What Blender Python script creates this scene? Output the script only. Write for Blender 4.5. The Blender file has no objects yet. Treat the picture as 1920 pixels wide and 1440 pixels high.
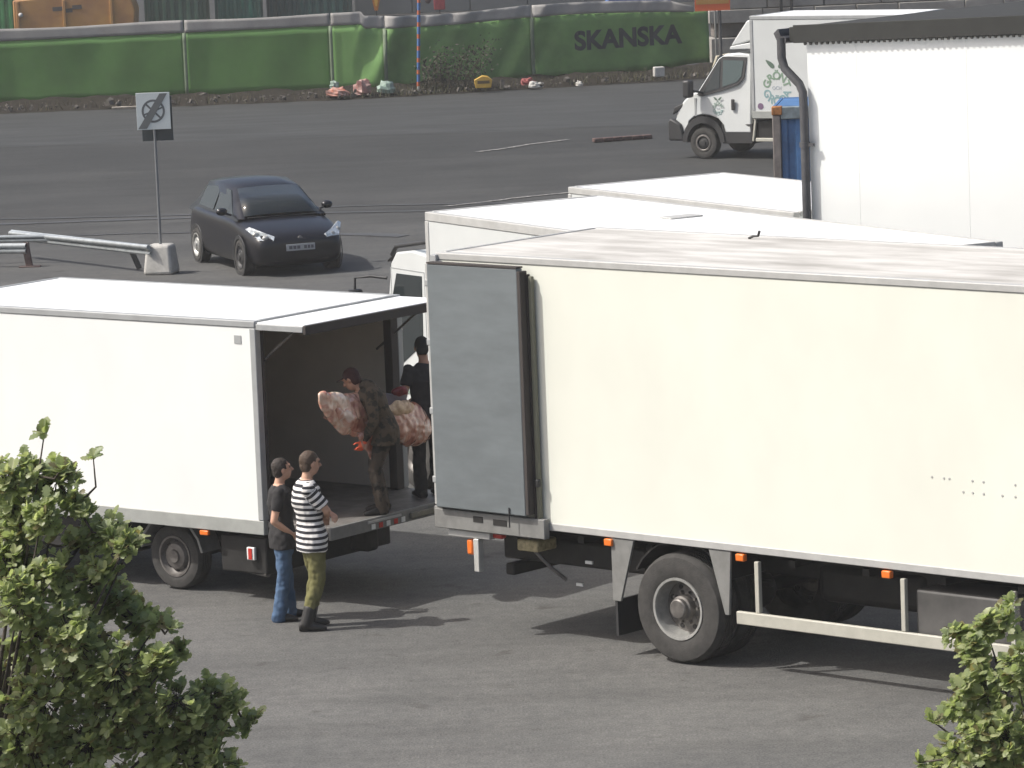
import bpy, bmesh, math, random
from mathutils import Vector, Matrix, Euler, noise
random.seed(7)
R = math.radians
sc = bpy.context.scene
COL = sc.collection

# ---------------------------------------------------------------- camera
CAM_H, PITCH, ROLL = 8.3, math.atan(1081 / 7750), R(2.3)
fwd = Vector((0, math.cos(PITCH), -math.sin(PITCH)))
up0 = Vector((0, math.sin(PITCH), math.cos(PITCH)))
rt0 = Vector((1, 0, 0))
rt = rt0 * math.cos(ROLL) - up0 * math.sin(ROLL)
up = rt0 * math.sin(ROLL) + up0 * math.cos(ROLL)
cd = bpy.data.cameras.new('camera')
cd.sensor_width = 36
cd.lens = 36 * 7750 / 1920
cd.clip_end = 3000
cd.clip_start = 0.5
cam = bpy.data.objects.new('camera', cd)
COL.objects.link(cam)
cam.matrix_world = Matrix(((rt.x, up.x, -fwd.x, 0), (rt.y, up.y, -fwd.y, 0), (rt.z, up.z, -fwd.z, CAM_H), (0, 0, 0, 1)))
sc.camera = cam

# ---------------------------------------------------------------- light
SUN_AZ, SUN_EL = R(5), R(50)          # shadows run towards SUN_AZ (from +X, counter-clockwise)
ldir = Vector((math.cos(SUN_AZ) * math.cos(SUN_EL), math.sin(SUN_AZ) * math.cos(SUN_EL), -math.sin(SUN_EL)))
sd = bpy.data.lights.new('sun', 'SUN')
sd.energy = 4.2
sd.angle = R(0.55)
sd.color = (1.0, 0.975, 0.925)
sun = bpy.data.objects.new('sun', sd)
COL.objects.link(sun)
sun.rotation_euler = ldir.to_track_quat('-Z', 'Y').to_euler()
w = bpy.data.worlds.new('World')
sc.world = w
w.use_nodes = True
nt = w.node_tree
bg = nt.nodes['Background']
sky = nt.nodes.new('ShaderNodeTexSky')
sky.sky_type = 'NISHITA'
sky.sun_disc = False
sky.sun_elevation = SUN_EL
sky.sun_rotation = R(90) - (SUN_AZ + math.pi)      # clockwise from +Y
sky.air_density = 0.9
sky.dust_density = 5.0
sky.ozone_density = 0.4
nt.links.new(sky.outputs[0], bg.inputs[0])
bg.inputs[1].default_value = 0.15
sc.view_settings.view_transform = 'Standard'
sc.view_settings.look = 'None'
sc.view_settings.gamma = 1
sc.view_settings.exposure = 0.12
sc.view_settings.use_curve_mapping = False

# ---------------------------------------------------------------- materials
MATS = {}
def mat(name, col, rough=0.6, metal=0.0, var=0.0, vs=3.0, col2=None, bump=0.0, bs=40.0, stretch=(1, 1, 1),
        spec=0.5, emit=None, estr=0.0, trans=0.0, coat=0.0, lo=0.35, hi=0.65, detail=6):
    if name in MATS:
        return MATS[name]
    m = bpy.data.materials.new(name)
    m.use_nodes = True
    n, l = m.node_tree.nodes, m.node_tree.links
    b = n['Principled BSDF']
    b.inputs['Roughness'].default_value = rough
    b.inputs['Metallic'].default_value = metal
    b.inputs['Specular IOR Level'].default_value = spec
    b.inputs['Coat Weight'].default_value = coat
    b.inputs['Base Color'].default_value = (*col, 1)
    if trans:
        b.inputs['Transmission Weight'].default_value = trans
    if emit:
        b.inputs['Emission Color'].default_value = (*emit, 1)
        b.inputs['Emission Strength'].default_value = estr
    if var or bump or col2:
        tc = n.new('ShaderNodeTexCoord')
        mp = n.new('ShaderNodeMapping')
        mp.inputs['Scale'].default_value = stretch
        l.new(tc.outputs['Object'], mp.inputs[0])
    if var or col2:
        nz = n.new('ShaderNodeTexNoise')
        nz.inputs['Scale'].default_value = vs
        nz.inputs['Detail'].default_value = detail
        nz.inputs['Roughness'].default_value = 0.62
        l.new(mp.outputs[0], nz.inputs['Vector'])
        rp = n.new('ShaderNodeValToRGB')
        rp.color_ramp.elements[0].position = lo
        rp.color_ramp.elements[1].position = hi
        c2 = col2 if col2 else tuple(c * (1 - var) for c in col)
        c1 = col if col2 else tuple(min(1, c * (1 + var * 0.4)) for c in col)
        rp.color_ramp.elements[0].color = (*c2, 1)
        rp.color_ramp.elements[1].color = (*c1, 1)
        l.new(nz.outputs[0], rp.inputs[0])
        l.new(rp.outputs[0], b.inputs['Base Color'])
    if bump:
        nb = n.new('ShaderNodeTexNoise')
        nb.inputs['Scale'].default_value = bs
        nb.inputs['Detail'].default_value = 4
        l.new(mp.outputs[0], nb.inputs['Vector'])
        bp = n.new('ShaderNodeBump')
        bp.inputs['Strength'].default_value = bump
        bp.inputs['Distance'].default_value = 0.02
        l.new(nb.outputs[0], bp.inputs['Height'])
        l.new(bp.outputs[0], b.inputs['Normal'])
    MATS[name] = m
    return m

def ground_material():
    m = bpy.data.materials.new('asphalt')
    m.use_nodes = True
    n, l = m.node_tree.nodes, m.node_tree.links
    b = n['Principled BSDF']
    b.inputs['Roughness'].default_value = 0.88
    b.inputs['Specular IOR Level'].default_value = 0.3
    tc = n.new('ShaderNodeTexCoord')
    def nz(scale, det, stretch=(1, 1, 1)):
        mp = n.new('ShaderNodeMapping')
        mp.inputs['Scale'].default_value = stretch
        l.new(tc.outputs['Object'], mp.inputs[0])
        t = n.new('ShaderNodeTexNoise')
        t.inputs['Scale'].default_value = scale
        t.inputs['Detail'].default_value = det
        t.inputs['Roughness'].default_value = 0.6
        l.new(mp.outputs[0], t.inputs['Vector'])
        return t.outputs[0]
    def ramp(fac, p0, c0, p1, c1):
        r = n.new('ShaderNodeValToRGB')
        r.color_ramp.elements[0].position, r.color_ramp.elements[1].position = p0, p1
        r.color_ramp.elements[0].color, r.color_ramp.elements[1].color = (*c0, 1), (*c1, 1)
        l.new(fac, r.inputs[0])
        return r.outputs[0]
    def mix(kind, a, bb, f=1.0):
        x = n.new('ShaderNodeMix')
        x.data_type = 'RGBA'
        x.blend_type = kind
        x.inputs[0].default_value = f
        l.new(a, x.inputs[6])
        l.new(bb, x.inputs[7])
        return x.outputs[2]
    base = ramp(nz(0.35, 5), 0.35, (0.093, 0.093, 0.090), 0.68, (0.130, 0.128, 0.122))
    fine = ramp(nz(42, 2), 0.36, (0.74, 0.74, 0.74), 0.64, (1.22, 1.22, 1.22))
    grain = ramp(nz(7, 8), 0.36, (0.86, 0.86, 0.87), 0.64, (1.08, 1.08, 1.07))
    tyre = ramp(nz(0.6, 4, (0.35, 2.2, 1)), 0.38, (0.86, 0.86, 0.86), 0.54, (1, 1, 1))
    spots = ramp(nz(1.7, 3), 0.27, (0.66, 0.64, 0.62), 0.36, (1, 1, 1))
    c = mix('MULTIPLY', mix('MULTIPLY', mix('MULTIPLY', mix('MULTIPLY', base, fine), grain), tyre), spots)
    # the older, darker and bluer carriageway further out
    g = n.new('ShaderNodeSeparateXYZ')
    l.new(tc.outputs['Object'], g.inputs[0])
    ns = n.new('ShaderNodeMath')
    ns.operation = 'MULTIPLY_ADD'
    l.new(nz(0.22, 7, (0.5, 1.4, 1)), ns.inputs[0])
    ns.inputs[1].default_value = 34.0
    l.new(g.outputs[1], ns.inputs[2])
    mr = n.new('ShaderNodeMapRange')
    mr.inputs[1].default_value, mr.inputs[2].default_value = 72.0, 118.0
    l.new(ns.outputs[0], mr.inputs[0])
    old = n.new('ShaderNodeValToRGB')
    old.color_ramp.elements[0].color = (1, 1, 1, 1)
    old.color_ramp.elements[1].color = (0.30, 0.31, 0.32, 1)
    e1 = old.color_ramp.elements.new(0.45)
    e1.color = (0.74, 0.75, 0.76, 1)
    e2 = old.color_ramp.elements.new(0.72)
    e2.color = (0.42, 0.43, 0.44, 1)
    l.new(mr.outputs[0], old.inputs[0])
    c = mix('MULTIPLY', c, old.outputs[0])
    l.new(c, b.inputs['Base Color'])
    bp = n.new('ShaderNodeBump')
    bp.inputs['Strength'].default_value = 0.5
    bp.inputs['Distance'].default_value = 0.01
    l.new(nz(60, 3), bp.inputs['Height'])
    l.new(bp.outputs[0], b.inputs['Normal'])
    return m

WHITE = mat('white_box_paint', (0.78, 0.795, 0.775), 0.42, var=0.04, vs=1.0, stretch=(1, 1, 0.6))
CREAM = mat('cream_box_paint', (0.725, 0.735, 0.655), 0.45, var=0.05, vs=0.9, stretch=(1, 1, 0.6))
ROOFW = mat('white_roof', (0.77, 0.785, 0.785), 0.5, var=0.06, vs=1.2)
ROOFD = mat('dirty_white_roof', (0.58, 0.565, 0.53), 0.6, col2=(0.33, 0.315, 0.285), vs=2.3, stretch=(0.35, 1.3, 1), lo=0.3, hi=0.62)
RAIL = mat('grey_rail', (0.33, 0.34, 0.34), 0.5, var=0.12, vs=4)
RAILP = mat('pale_rail', (0.42, 0.42, 0.405), 0.5, var=0.12, vs=5)
SKIRT = mat('skirt_grey', (0.33, 0.34, 0.32), 0.55, var=0.14, vs=4)
DOORG = mat('worn_aluminium', (0.148, 0.168, 0.176), 0.5, var=0.16, vs=3.2, stretch=(0.5, 1, 1.6), bump=0.08, bs=5)
LINING = mat('lining_grey', (0.60, 0.55, 0.48), 0.7, var=0.06, vs=2)
FLOORM = mat('truck_floor', (0.16, 0.15, 0.14), 0.55, var=0.35, vs=5)
CHASSIS = mat('chassis_black', (0.014, 0.013, 0.012), 0.65, var=0.5, vs=6)
DARKP = mat('dark_plastic', (0.028, 0.028, 0.029), 0.55)
GASKET = mat('gasket', (0.045, 0.038, 0.035), 0.8)
SEAL = mat('seal_olive', (0.17, 0.17, 0.125), 0.7)
RUBBER = mat('rubber', (0.045, 0.043, 0.040), 0.85, var=0.35, vs=9, bump=0.25, bs=60)
STEEL = mat('wheel_steel', (0.15, 0.14, 0.13), 0.5, 0.4, var=0.35, vs=12)
CHROME = mat('rim_silver', (0.42, 0.42, 0.40), 0.4, 0.5, var=0.2, vs=14)
ALU = mat('aluminium', (0.55, 0.55, 0.52), 0.45, 0.35, var=0.15, vs=9)
BAR = mat('bar_paint', (0.44, 0.43, 0.37), 0.5, var=0.1, vs=6)
GLASS = mat('dark_glass', (0.022, 0.028, 0.030), 0.08, spec=0.6)
GLASSG = mat('side_glass', (0.05, 0.075, 0.075), 0.1, spec=0.7)
AMBER = mat('amber_lens', (0.75, 0.17, 0.02), 0.35)
REDL = mat('red_lens', (0.45, 0.03, 0.02), 0.35)
CLEARL = mat('clear_lens', (0.75, 0.76, 0.74), 0.25)
VWHITE = mat('white_cab_paint', (0.58, 0.60, 0.59), 0.32, coat=0.3, var=0.04, vs=2)
MUDG = mat('mudguard_grey', (0.20, 0.20, 0.19), 0.6, var=0.2, vs=6)

# ---------------------------------------------------------------- mesh builder
class MB:
    def __init__(s):
        s.v, s.f = [], []
    def add(s, vs, fs):
        n = len(s.v)
        s.v += [tuple(p) for p in vs]
        s.f += [[i + n for i in f] for f in fs]
        return s
    def box(s, x0, x1, y0, y1, z0, z1):
        return s.add([(x0, y0, z0), (x1, y0, z0), (x1, y1, z0), (x0, y1, z0), (x0, y0, z1), (x1, y0, z1), (x1, y1, z1), (x0, y1, z1)],
                     [(0, 3, 2, 1), (4, 5, 6, 7), (0, 1, 5, 4), (1, 2, 6, 5), (2, 3, 7, 6), (3, 0, 4, 7)])
    def obox(s, c, size, rot=(0, 0, 0)):
        m = Euler(rot).to_matrix()
        h = [k / 2 for k in size]
        vs = [m @ Vector((a * h[0], b * h[1], d * h[2])) + Vector(c) for d in (-1, 1) for a, b in ((-1, -1), (1, -1), (1, 1), (-1, 1))]
        return s.add(vs, [(0, 3, 2, 1), (4, 5, 6, 7), (0, 1, 5, 4), (1, 2, 6, 5), (2, 3, 7, 6), (3, 0, 4, 7)])
    def prism(s, pts, a, b, axis='y'):
        n = len(pts)
        def mk(p, t):
            return {'y': (p[0], t, p[1]), 'x': (t, p[0], p[1]), 'z': (p[0], p[1], t)}[axis]
        vs = [mk(p, a) for p in pts] + [mk(p, b) for p in pts]
        fs = [list(range(n))[::-1], list(range(n, 2 * n))] + [(i, (i + 1) % n, n + (i + 1) % n, n + i) for i in range(n)]
        return s.add(vs, fs)
    def tube(s, pts, r, n=8, sq=None):
        pts = [Vector(p) for p in pts]
        k = len(pts)
        rs = r if isinstance(r, (list, tuple)) else [r] * k
        vs, fs = [], []
        ref = None
        for i, p in enumerate(pts):
            t = (pts[min(i + 1, k - 1)] - pts[max(i - 1, 0)]).normalized()
            if ref is None:
                ref = t.orthogonal().normalized() if abs(t.z) > 0.9 else Vector((0, 0, 1)).cross(t).normalized()
            u = (ref - t * ref.dot(t)).normalized()
            ref = u
            q = t.cross(u)
            for j in range(n):
                a = 2 * math.pi * j / n
                vs.append(p + (u * math.cos(a) + q * math.sin(a)) * rs[i])
        for i in range(k - 1):
            for j in range(n):
                fs.append((i * n + j, i * n + (j + 1) % n, (i + 1) * n + (j + 1) % n, (i + 1) * n + j))
        fs.append(list(range(n))[::-1])
        fs.append(list(range((k - 1) * n, k * n)))
        return s.add(vs, fs)
    def lathe(s, prof, c=(0, 0, 0), axis=(0, 0, 1), n=24):
        ax = Vector(axis).normalized()
        u = ax.orthogonal().normalized()
        q = ax.cross(u)
        c = Vector(c)
        vs, fs = [], []
        for (r, h) in prof:
            for j in range(n):
                a = 2 * math.pi * j / n
                vs.append(c + ax * h + (u * math.cos(a) + q * math.sin(a)) * max(r, 1e-4))
        for i in range(len(prof) - 1):
            for j in range(n):
                fs.append((i * n + j, i * n + (j + 1) % n, (i + 1) * n + (j + 1) % n, (i + 1) * n + j))
        return s.add(vs, fs)
    def ball(s, c, r, n=12, m=8, rot=None):
        r = r if isinstance(r, (list, tuple)) else (r, r, r)
        c = Vector(c)
        vs, fs = [], []
        for i in range(m + 1):
            th = math.pi * i / m
            for j in range(n):
                a = 2 * math.pi * j / n
                p = Vector((r[0] * math.sin(th) * math.cos(a), r[1] * math.sin(th) * math.sin(a), r[2] * math.cos(th)))
                if rot is not None:
                    p = rot @ p
                vs.append(c + p)
        for i in range(m):
            for j in range(n):
                fs.append((i * n + j, i * n + (j + 1) % n, (i + 1) * n + (j + 1) % n, (i + 1) * n + j))
        return s.add(vs, fs)
    def xf(s, m):
        s.v = [tuple(m @ Vector(p)) for p in s.v]
        return s
    def mesh(s, name):
        me = bpy.data.meshes.new(name)
        me.from_pydata(s.v, [], s.f)
        bm = bmesh.new()
        bm.from_mesh(me)
        bmesh.ops.remove_doubles(bm, verts=bm.verts, dist=1e-5)
        bmesh.ops.recalc_face_normals(bm, faces=bm.faces)
        bm.to_mesh(me)
        bm.free()
        return me
    def build(s, name, m, parent=None, bevel=0.0, smooth=None, seg=2):
        me = s.mesh(name)
        me.materials.append(m)
        if smooth is not None:
            for p in me.polygons:
                p.use_smooth = True
            if smooth < 180:
                me.set_sharp_from_angle(angle=R(smooth))
        o = bpy.data.objects.new(name, me)
        COL.objects.link(o)
        if parent:
            o.parent = parent
        if bevel:
            bv = o.modifiers.new('bevel', 'BEVEL')
            bv.width = bevel
            bv.segments = seg
            bv.limit_method = 'ANGLE'
            bv.angle_limit = R(35)
            for p in me.polygons:
                p.use_smooth = True
            me.set_sharp_from_angle(angle=R(50))
        return o

def tag(o, label=None, cat=None, group=None, kind=None):
    if label: o['label'] = label
    if cat: o['category'] = cat
    if group: o['group'] = group
    if kind: o['kind'] = kind
    return o

def empty(name, loc, rz=0.0):
    o = bpy.data.objects.new(name, None)
    o.empty_display_size = 0.2
    o.location = loc
    o.rotation_euler = (0, 0, rz)
    COL.objects.link(o)
    return o

def text_mesh(body, size, m, name, parent, mw, extrude=0.002, bold=0.0, xs=1.0):
    cu = bpy.data.curves.new(name, 'FONT')
    cu.body = body
    cu.size = size
    cu.extrude = extrude
    cu.offset = bold
    cu.align_x = 'CENTER'
    cu.align_y = 'CENTER'
    t = bpy.data.objects.new(name, cu)
    COL.objects.link(t)
    bpy.context.view_layer.update()
    me = bpy.data.meshes.new_from_object(t.evaluated_get(bpy.context.evaluated_depsgraph_get()))
    bpy.data.objects.remove(t)
    me.transform(mw @ Matrix.Diagonal((xs, 1, 1, 1)))
    if m is None:
        return me
    me.materials.clear()
    me.materials.append(m)
    o = bpy.data.objects.new(name, me)
    COL.objects.link(o)
    if parent: o.parent = parent
    return o

# ================================================================ SETTING
ASPH = ground_material()
g = MB().add([(-900, -60, 0), (900, -60, 0), (900, 1600, 0), (-900, 1600, 0)], [(0, 1, 2, 3)]).build('ground', ASPH)
tag(g, kind='structure')

def strip(pts_l, pts_r, z, name, m, parent=None):
    mb = MB()
    n = len(pts_l)
    vs = [(p[0], p[1], z) for p in pts_l] + [(p[0], p[1], z) for p in pts_r]
    mb.add(vs, [(i, i + 1, n + i + 1, n + i) for i in range(n - 1)])
    return mb.build(name, m, parent)

def wavy(p0, p1, wd, n=30, jit=0.06, seed=0):
    rnd = random.Random(seed)
    p0, p1 = Vector(p0), Vector(p1)
    d = (p1 - p0)
    q = Vector((-d.y, d.x)).normalized()
    a, b = [], []
    for i in range(n + 1):
        t = i / n
        c = p0 + d * t + q * (math.sin(t * 9 + seed) * jit + rnd.uniform(-1, 1) * jit * 0.3)
        ww = wd * rnd.uniform(0.6, 1.2) / 2
        a.append(c - q * ww)
        b.append(c + q * ww)
    return a, b

ROADM = mat('road_asphalt', (0.044, 0.046, 0.046), 0.85, var=0.30, vs=0.9, stretch=(0.35, 1.5, 1), bump=0.3, bs=50, spec=0.25)
PATCHM = mat('dark_patch', (0.031, 0.032, 0.032), 0.85, var=0.28, vs=1.1, stretch=(0.4, 1.6, 1), bump=0.3, bs=50, spec=0.25)
TARM = mat('tar', (0.052, 0.052, 0.052), 0.6)
FADED = mat('faded_road_paint', (0.30, 0.29, 0.27), 0.8, col2=(0.10, 0.10, 0.10), vs=9, lo=0.42, hi=0.6)
def edge_line(y, x0, x1, n, amp, seed, slope=0.0):
    rnd = random.Random(seed)
    return [Vector((x0 + (x1 - x0) * i / n, y + slope * (x0 + (x1 - x0) * i / n) + rnd.uniform(-amp, amp))) for i in range(n + 1)]
road = strip(edge_line(107.0, -70, 70, 70, 0.5, 1, -0.10), edge_line(122.6, -70, 70, 70, 0.08, 2, 0.06), 0.004, 'road', ROADM)
tag(road, kind='structure')
for i, (a, b, wd) in enumerate([((-14, 87.4), (-6.6, 86.7), 0.34), ((-4.6, 83.0), (-2.0, 81.2), 0.5), ((-15, 89.1), (-1.5, 86.2), 0.22),
                                ((-5.5, 88.4), (1.5, 86.9), 0.20), ((-9, 84), (-6, 83.6), 0.16)]):
    strip(*wavy(a, b, wd, seed=i), 0.012, 'tar_seam', TARM, g)
for i, (a, b, wd) in enumerate([((-0.6, 100.6), (1.6, 103.3), 0.16), ((-1.3, 87.0), (2.2, 89.6), 0.14)]):
    strip(*wavy(a, b, wd, seed=40 + i), 0.016, 'faded_line', FADED, g)

# uneven dirt verge with rubble along the foot of the fence
def fence_y(x):
    return 123.2 if x < -4 else 123.2 + (x + 4) * 0.29
SOIL = mat('verge_soil', (0.034, 0.029, 0.023), 0.95, col2=(0.015, 0.013, 0.011), vs=5, lo=0.3, hi=0.7, bump=0.6, bs=14, spec=0.1)
mb = MB()
NX, NY = 150, 8
for i in range(NX + 1):
    x = -26 + 42 * i / NX
    for j in range(NY + 1):
        t = j / NY
        y = fence_y(x) - 2.15 + 4.15 * t + 0.25 * noise.noise(Vector((x * 1.3, 0, 5))) * (1 - t)
        h = 0.0 if j == 0 else 0.10 + 0.20 * noise.noise(Vector((x * 1.1, y * 1.7, 0))) + 0.14 * math.sin(t * 2.4) + 0.08 * noise.noise(Vector((x * 5, y * 5, 2)))
        mb.v.append((x, y, max(0.0, h) + 0.004))
for i in range(NX):
    for j in range(NY):
        a = i * (NY + 1) + j
        mb.f.append((a, a + NY + 1, a + NY + 2, a + 1))
tag(mb.build('verge', SOIL, smooth=180), kind='structure')
rnd = random.Random(3)
mb = MB()
for i in range(420):
    x = rnd.uniform(-17, 10)
    y = fence_y(x) - rnd.uniform(0.5, 2.7)
    s = rnd.uniform(0.02, 0.08) * (2 if rnd.random() < 0.04 else 1)
    mb.obox((x, y, 0.12 + s * 0.4), (s * rnd.uniform(1, 2.2), s, s * 0.8), (rnd.uniform(0, 3), rnd.uniform(0, 3), rnd.uniform(0, 3)))
tag(mb.build('rubble', mat('rubble_stone', (0.10, 0.09, 0.078), 0.9, var=0.5, vs=4)), 'loose stones and rubble scattered on the dirt along the fence', 'rubble', kind='stuff')
mb = MB()
for i in range(2600):
    x = rnd.choice((rnd.uniform(-17, 9), rnd.gauss(-2, 1.2), rnd.gauss(4.5, 1.5)))
    y = fence_y(x) - rnd.uniform(0.15, 2.3)
    hgt = rnd.uniform(0.08, 0.32)
    a = rnd.uniform(0, 6.28)
    dx, dy = math.cos(a), math.sin(a)
    lean = rnd.uniform(-0.15, 0.15)
    mb.add([(x - dx * 0.012, y - dy * 0.012, 0.05), (x + dx * 0.012, y + dy * 0.012, 0.05), (x + lean, y + rnd.uniform(-.1, .1), 0.08 + hgt)], [(0, 1, 2)])
tag(mb.build('dry_weeds', mat('dry_weed', (0.10, 0.085, 0.045), 0.9, col2=(0.045, 0.055, 0.025), vs=2)), 'dry brown weeds growing in the dirt below the green fence', 'weeds', kind='stuff')

# ---------------------------------------------------------------- banner fence
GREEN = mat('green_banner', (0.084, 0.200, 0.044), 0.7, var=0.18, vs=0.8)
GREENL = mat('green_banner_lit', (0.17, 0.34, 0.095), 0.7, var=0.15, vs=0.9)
GREEN2 = mat('green_banner_part_lit', (0.125, 0.245, 0.068), 0.7, var=0.22, vs=1.4)  # lit and part-lit greens: sunlight on these panels put into the colour
NETG = mat('grey_band', (0.31, 0.30, 0.285), 0.8, var=0.18, vs=1.2)
SEAM = mat('banner_seam', (0.17, 0.22, 0.14), 0.7, var=0.2, vs=3)
POSTM = mat('fence_post', (0.26, 0.26, 0.25), 0.5, 0.4)
fence = empty('banner_fence', (-5, 123.2, 0))
fence['label'] = 'long green banner fence with grey top band along the far side of the road'
fence['category'] = 'fence'
def fold(x, t):
    """bulge of the cloth away from the fence line (t 0 bottom .. 1 top)"""
    f = 0.05 * noise.noise(Vector((x * 0.8, t * 1.1, 3)))
    if x > -4.2:                                   # sagging, diagonally creased stretch
        u = x - (t - 0.5) * 1.25
        amp = 1.0 if x < 1.6 else 0.45
        f += amp * (0.12 * noise.noise(Vector((u * 1.9, t * 0.4, 9))) + 0.05 * noise.noise(Vector((u * 4.6, t * 0.5, 1))))
    if -4.9 < x < -2.2:
        u = x - (t - 0.5) * 0.5
        f += 0.22 * math.exp(-((u + 3.3) / 0.32) ** 2) - 0.15 * math.exp(-((u + 2.85) / 0.25) ** 2)
    if x > 5.0:
        f += 0.3 * (x - 5.0) / 1.6 * math.sin(t * 3 + x * 3)
    return f
def zbot(x): return 0.14 + 0.06 * noise.noise(Vector((x * 0.9, 0, 0))) + (0.22 * max(0, x - 3.4) / 3 if x > 3.4 else 0)
def ztop(x): return 2.02 + (0.06 * math.sin(x * 0.7) if x > -4 else 0.08 * (x + 15) / 11) - (0.03 if x > -4 else 0)
def cloth(name, x0, x1, lo, hi, m, off=0.0, nx=None, nz=8):
    mb = MB()
    nx = nx or max(2, int((x1 - x0) / 0.11))
    for i in range(nx + 1):
        x = x0 + (x1 - x0) * i / nx
        for j in range(nz + 1):
            t = j / nz
            z = lo(x) + (hi(x) - lo(x)) * t
            mb.v.append((x + 5, fence_y(x) - 123.2 - fold(x, z / 2.2) - off, z))
    for i in range(nx):
        for j in range(nz):
            a = i * (nz + 1) + j
            mb.f.append((a, a + nz + 1, a + nz + 2, a + 1))
    o = mb.build(name, m, fence, smooth=180)
    so = o.modifiers.new('thick', 'SOLIDIFY')
    so.thickness = 0.008
    so.offset = 0.0
    return o
edges = [-20.5, -15.0, -9.3, -4.95, -3.35, 1.05, 6.45]
for k in range(6):
    x0, x1 = edges[k], edges[k + 1] - 0.035
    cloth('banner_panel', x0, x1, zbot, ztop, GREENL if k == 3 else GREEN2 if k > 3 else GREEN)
    hi2 = (lambda x: ztop(x) + 0.345 + 0.02 * math.sin(x * 1.1)) if k < 5 else (lambda x: ztop(x) + 0.345 - max(0, x - 5.2) * 0.25)
    cloth('top_band', x0, x1 - (0 if k < 5 else 0.45), lambda x: ztop(x) - 0.01, hi2, NETG, 0.016, nz=4)
    if k:
        cloth('seam_strip', x0 - 0.075, x0 + 0.03, lambda x: zbot(x) + 0.03, lambda x: ztop(x) - 0.02, SEAM, 0.03, nx=2, nz=8)
for k in range(14):
    x = -20 + k * 2.05
    mb = MB().tube([(x + 5, fence_y(x) - 123.2 + 0.34, 0), (x + 5, fence_y(x) - 123.2 + 0.34, 2.25)], 0.03, 8)
    mb.build('post', POSTM, fence, smooth=40)
# company name across the last panel, lying on the cloth
me = text_mesh('SKANSKA', 0.78, None, 'lettering', None, Matrix.Identity(4), extrude=0.0, bold=0.03)
LETTER = mat('banner_lettering', (0.014, 0.022, 0.028), 0.7)
bm = bmesh.new()
bm.from_mesh(me)
bmesh.ops.triangulate(bm, faces=bm.faces)
for _ in range(2):
    bmesh.ops.subdivide_edges(bm, edges=[e for e in bm.edges if e.calc_length() > 0.10], cuts=1)
    bmesh.ops.triangulate(bm, faces=bm.faces)
xs_ = [v.co.x for v in bm.verts]
k = 3.30 / (max(xs_) - min(xs_))
for v in bm.verts:
    x = 3.93 + v.co.x * k
    z = 1.22 + v.co.y + (x - 3.9) * 0.012
    v.co = (x + 5, fence_y(x) - 123.2 - fold(x, z / 2.2) - 0.02, z)
bm.to_mesh(me)
bm.free()
me.materials.clear()
me.materials.append(LETTER)
o = bpy.data.objects.new('lettering', me)
COL.objects.link(o)
o.parent = fence

# ---------------------------------------------------------------- warehouse
BW = mat('white_wall_sheet', (0.70, 0.715, 0.705), 0.4, var=0.03, vs=1.0)
BD = mat('dark_roof', (0.020, 0.021, 0.019), 0.8, var=0.25, vs=3)
PIPE = mat('drainpipe', (0.075, 0.075, 0.080), 0.5, 0.2, var=0.3, vs=5)
wh = empty('warehouse', (3.60, 48.38, 0), R(-40))
tag(wh, 'white sheet-metal warehouse with dark roof edge and downpipe on the right', 'building')
rk = 0.0372                                        # rake of the low-pitched gable
LB, DB = 14.0, 12.0
x = 0.0
wds = [0.70, 1.52, 1.55, 1.55, 1.55, 1.55, 1.55, 1.55, 1.55, 1.55]
for wd in wds:
    x1 = min(x + wd, LB)
    MB().prism([(x + 0.0008, 0), (x1 - 0.0008, 0), (x1 - 0.0008, 5.43 + rk * x1), (x + 0.0008, 5.43 + rk * x)], 0.0, 0.10).build('wall_panel', BW, wh, bevel=0.002)
    x = x1
    if x >= LB: break
MB().box(0.02, LB - 0.02, 0.09, 0.16, 0, 5.3).build('wall_core', RAIL, wh)
y = 0.11
while y < DB - 0.1:
    MB().box(0.0, 0.10, y + 0.006, min(y + 1.5, DB) - 0.006, 0, 5.40).build('wall_panel', BW, wh, bevel=0.006)
    y += 1.5
MB().box(0.1, LB, DB - 0.1, DB, 0, 5.3).build('back_wall', BW, wh)
MB().box(LB - 0.1, LB, 0.17, DB - 0.11, 0, 5.3).build('side_wall', BW, wh)
MB().prism([(-0.22, 5.45 - 0.008), (LB + 0.3, 5.45 + rk * (LB + 0.3)), (LB + 0.3, 5.62 + rk * (LB + 0.3)), (-0.22, 5.62)], -0.04, DB + 0.2).build('roof', BD, wh, bevel=0.01)
MB().prism([(-0.14, 5.435), (LB + 0.3, 5.44 + rk * (LB + 0.3)), (LB + 0.3, 5.66 + rk * (LB + 0.3)), (-0.14, 5.645)], -0.075, -0.043).build('fascia', BD, wh, bevel=0.006)
mb = MB()
for k in range(int(LB / 0.08)):                   # corrugated lower edge of the roof sheet
    xx = 0.0 + k * 0.08
    mb.prism([(xx, 5.445 + rk * xx), (xx + 0.045, 5.445 + rk * xx), (xx + 0.034, 5.412 + rk * xx), (xx + 0.011, 5.412 + rk * xx)], -0.068, -0.05)
mb.build('corrugated_edge', BD, wh)['kind'] = 'stuff'
MB().box(2.2, 9.0, 2.6, 9.0, 5.72, 6.35).build('roof_light', BD, wh, bevel=0.03)
mb = MB()
prof = [(-0.34, 5.60), (-0.40, 5.55), (-0.36, 5.47), (-0.26, 5.43), (-0.225, 5.45), (-0.225, 5.50), (-0.30, 5.52), (-0.33, 5.60)]
mb.prism([(a, b) for a, b in prof], -0.10, DB)
mb.build('gutter', PIPE, wh, smooth=50)
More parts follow.
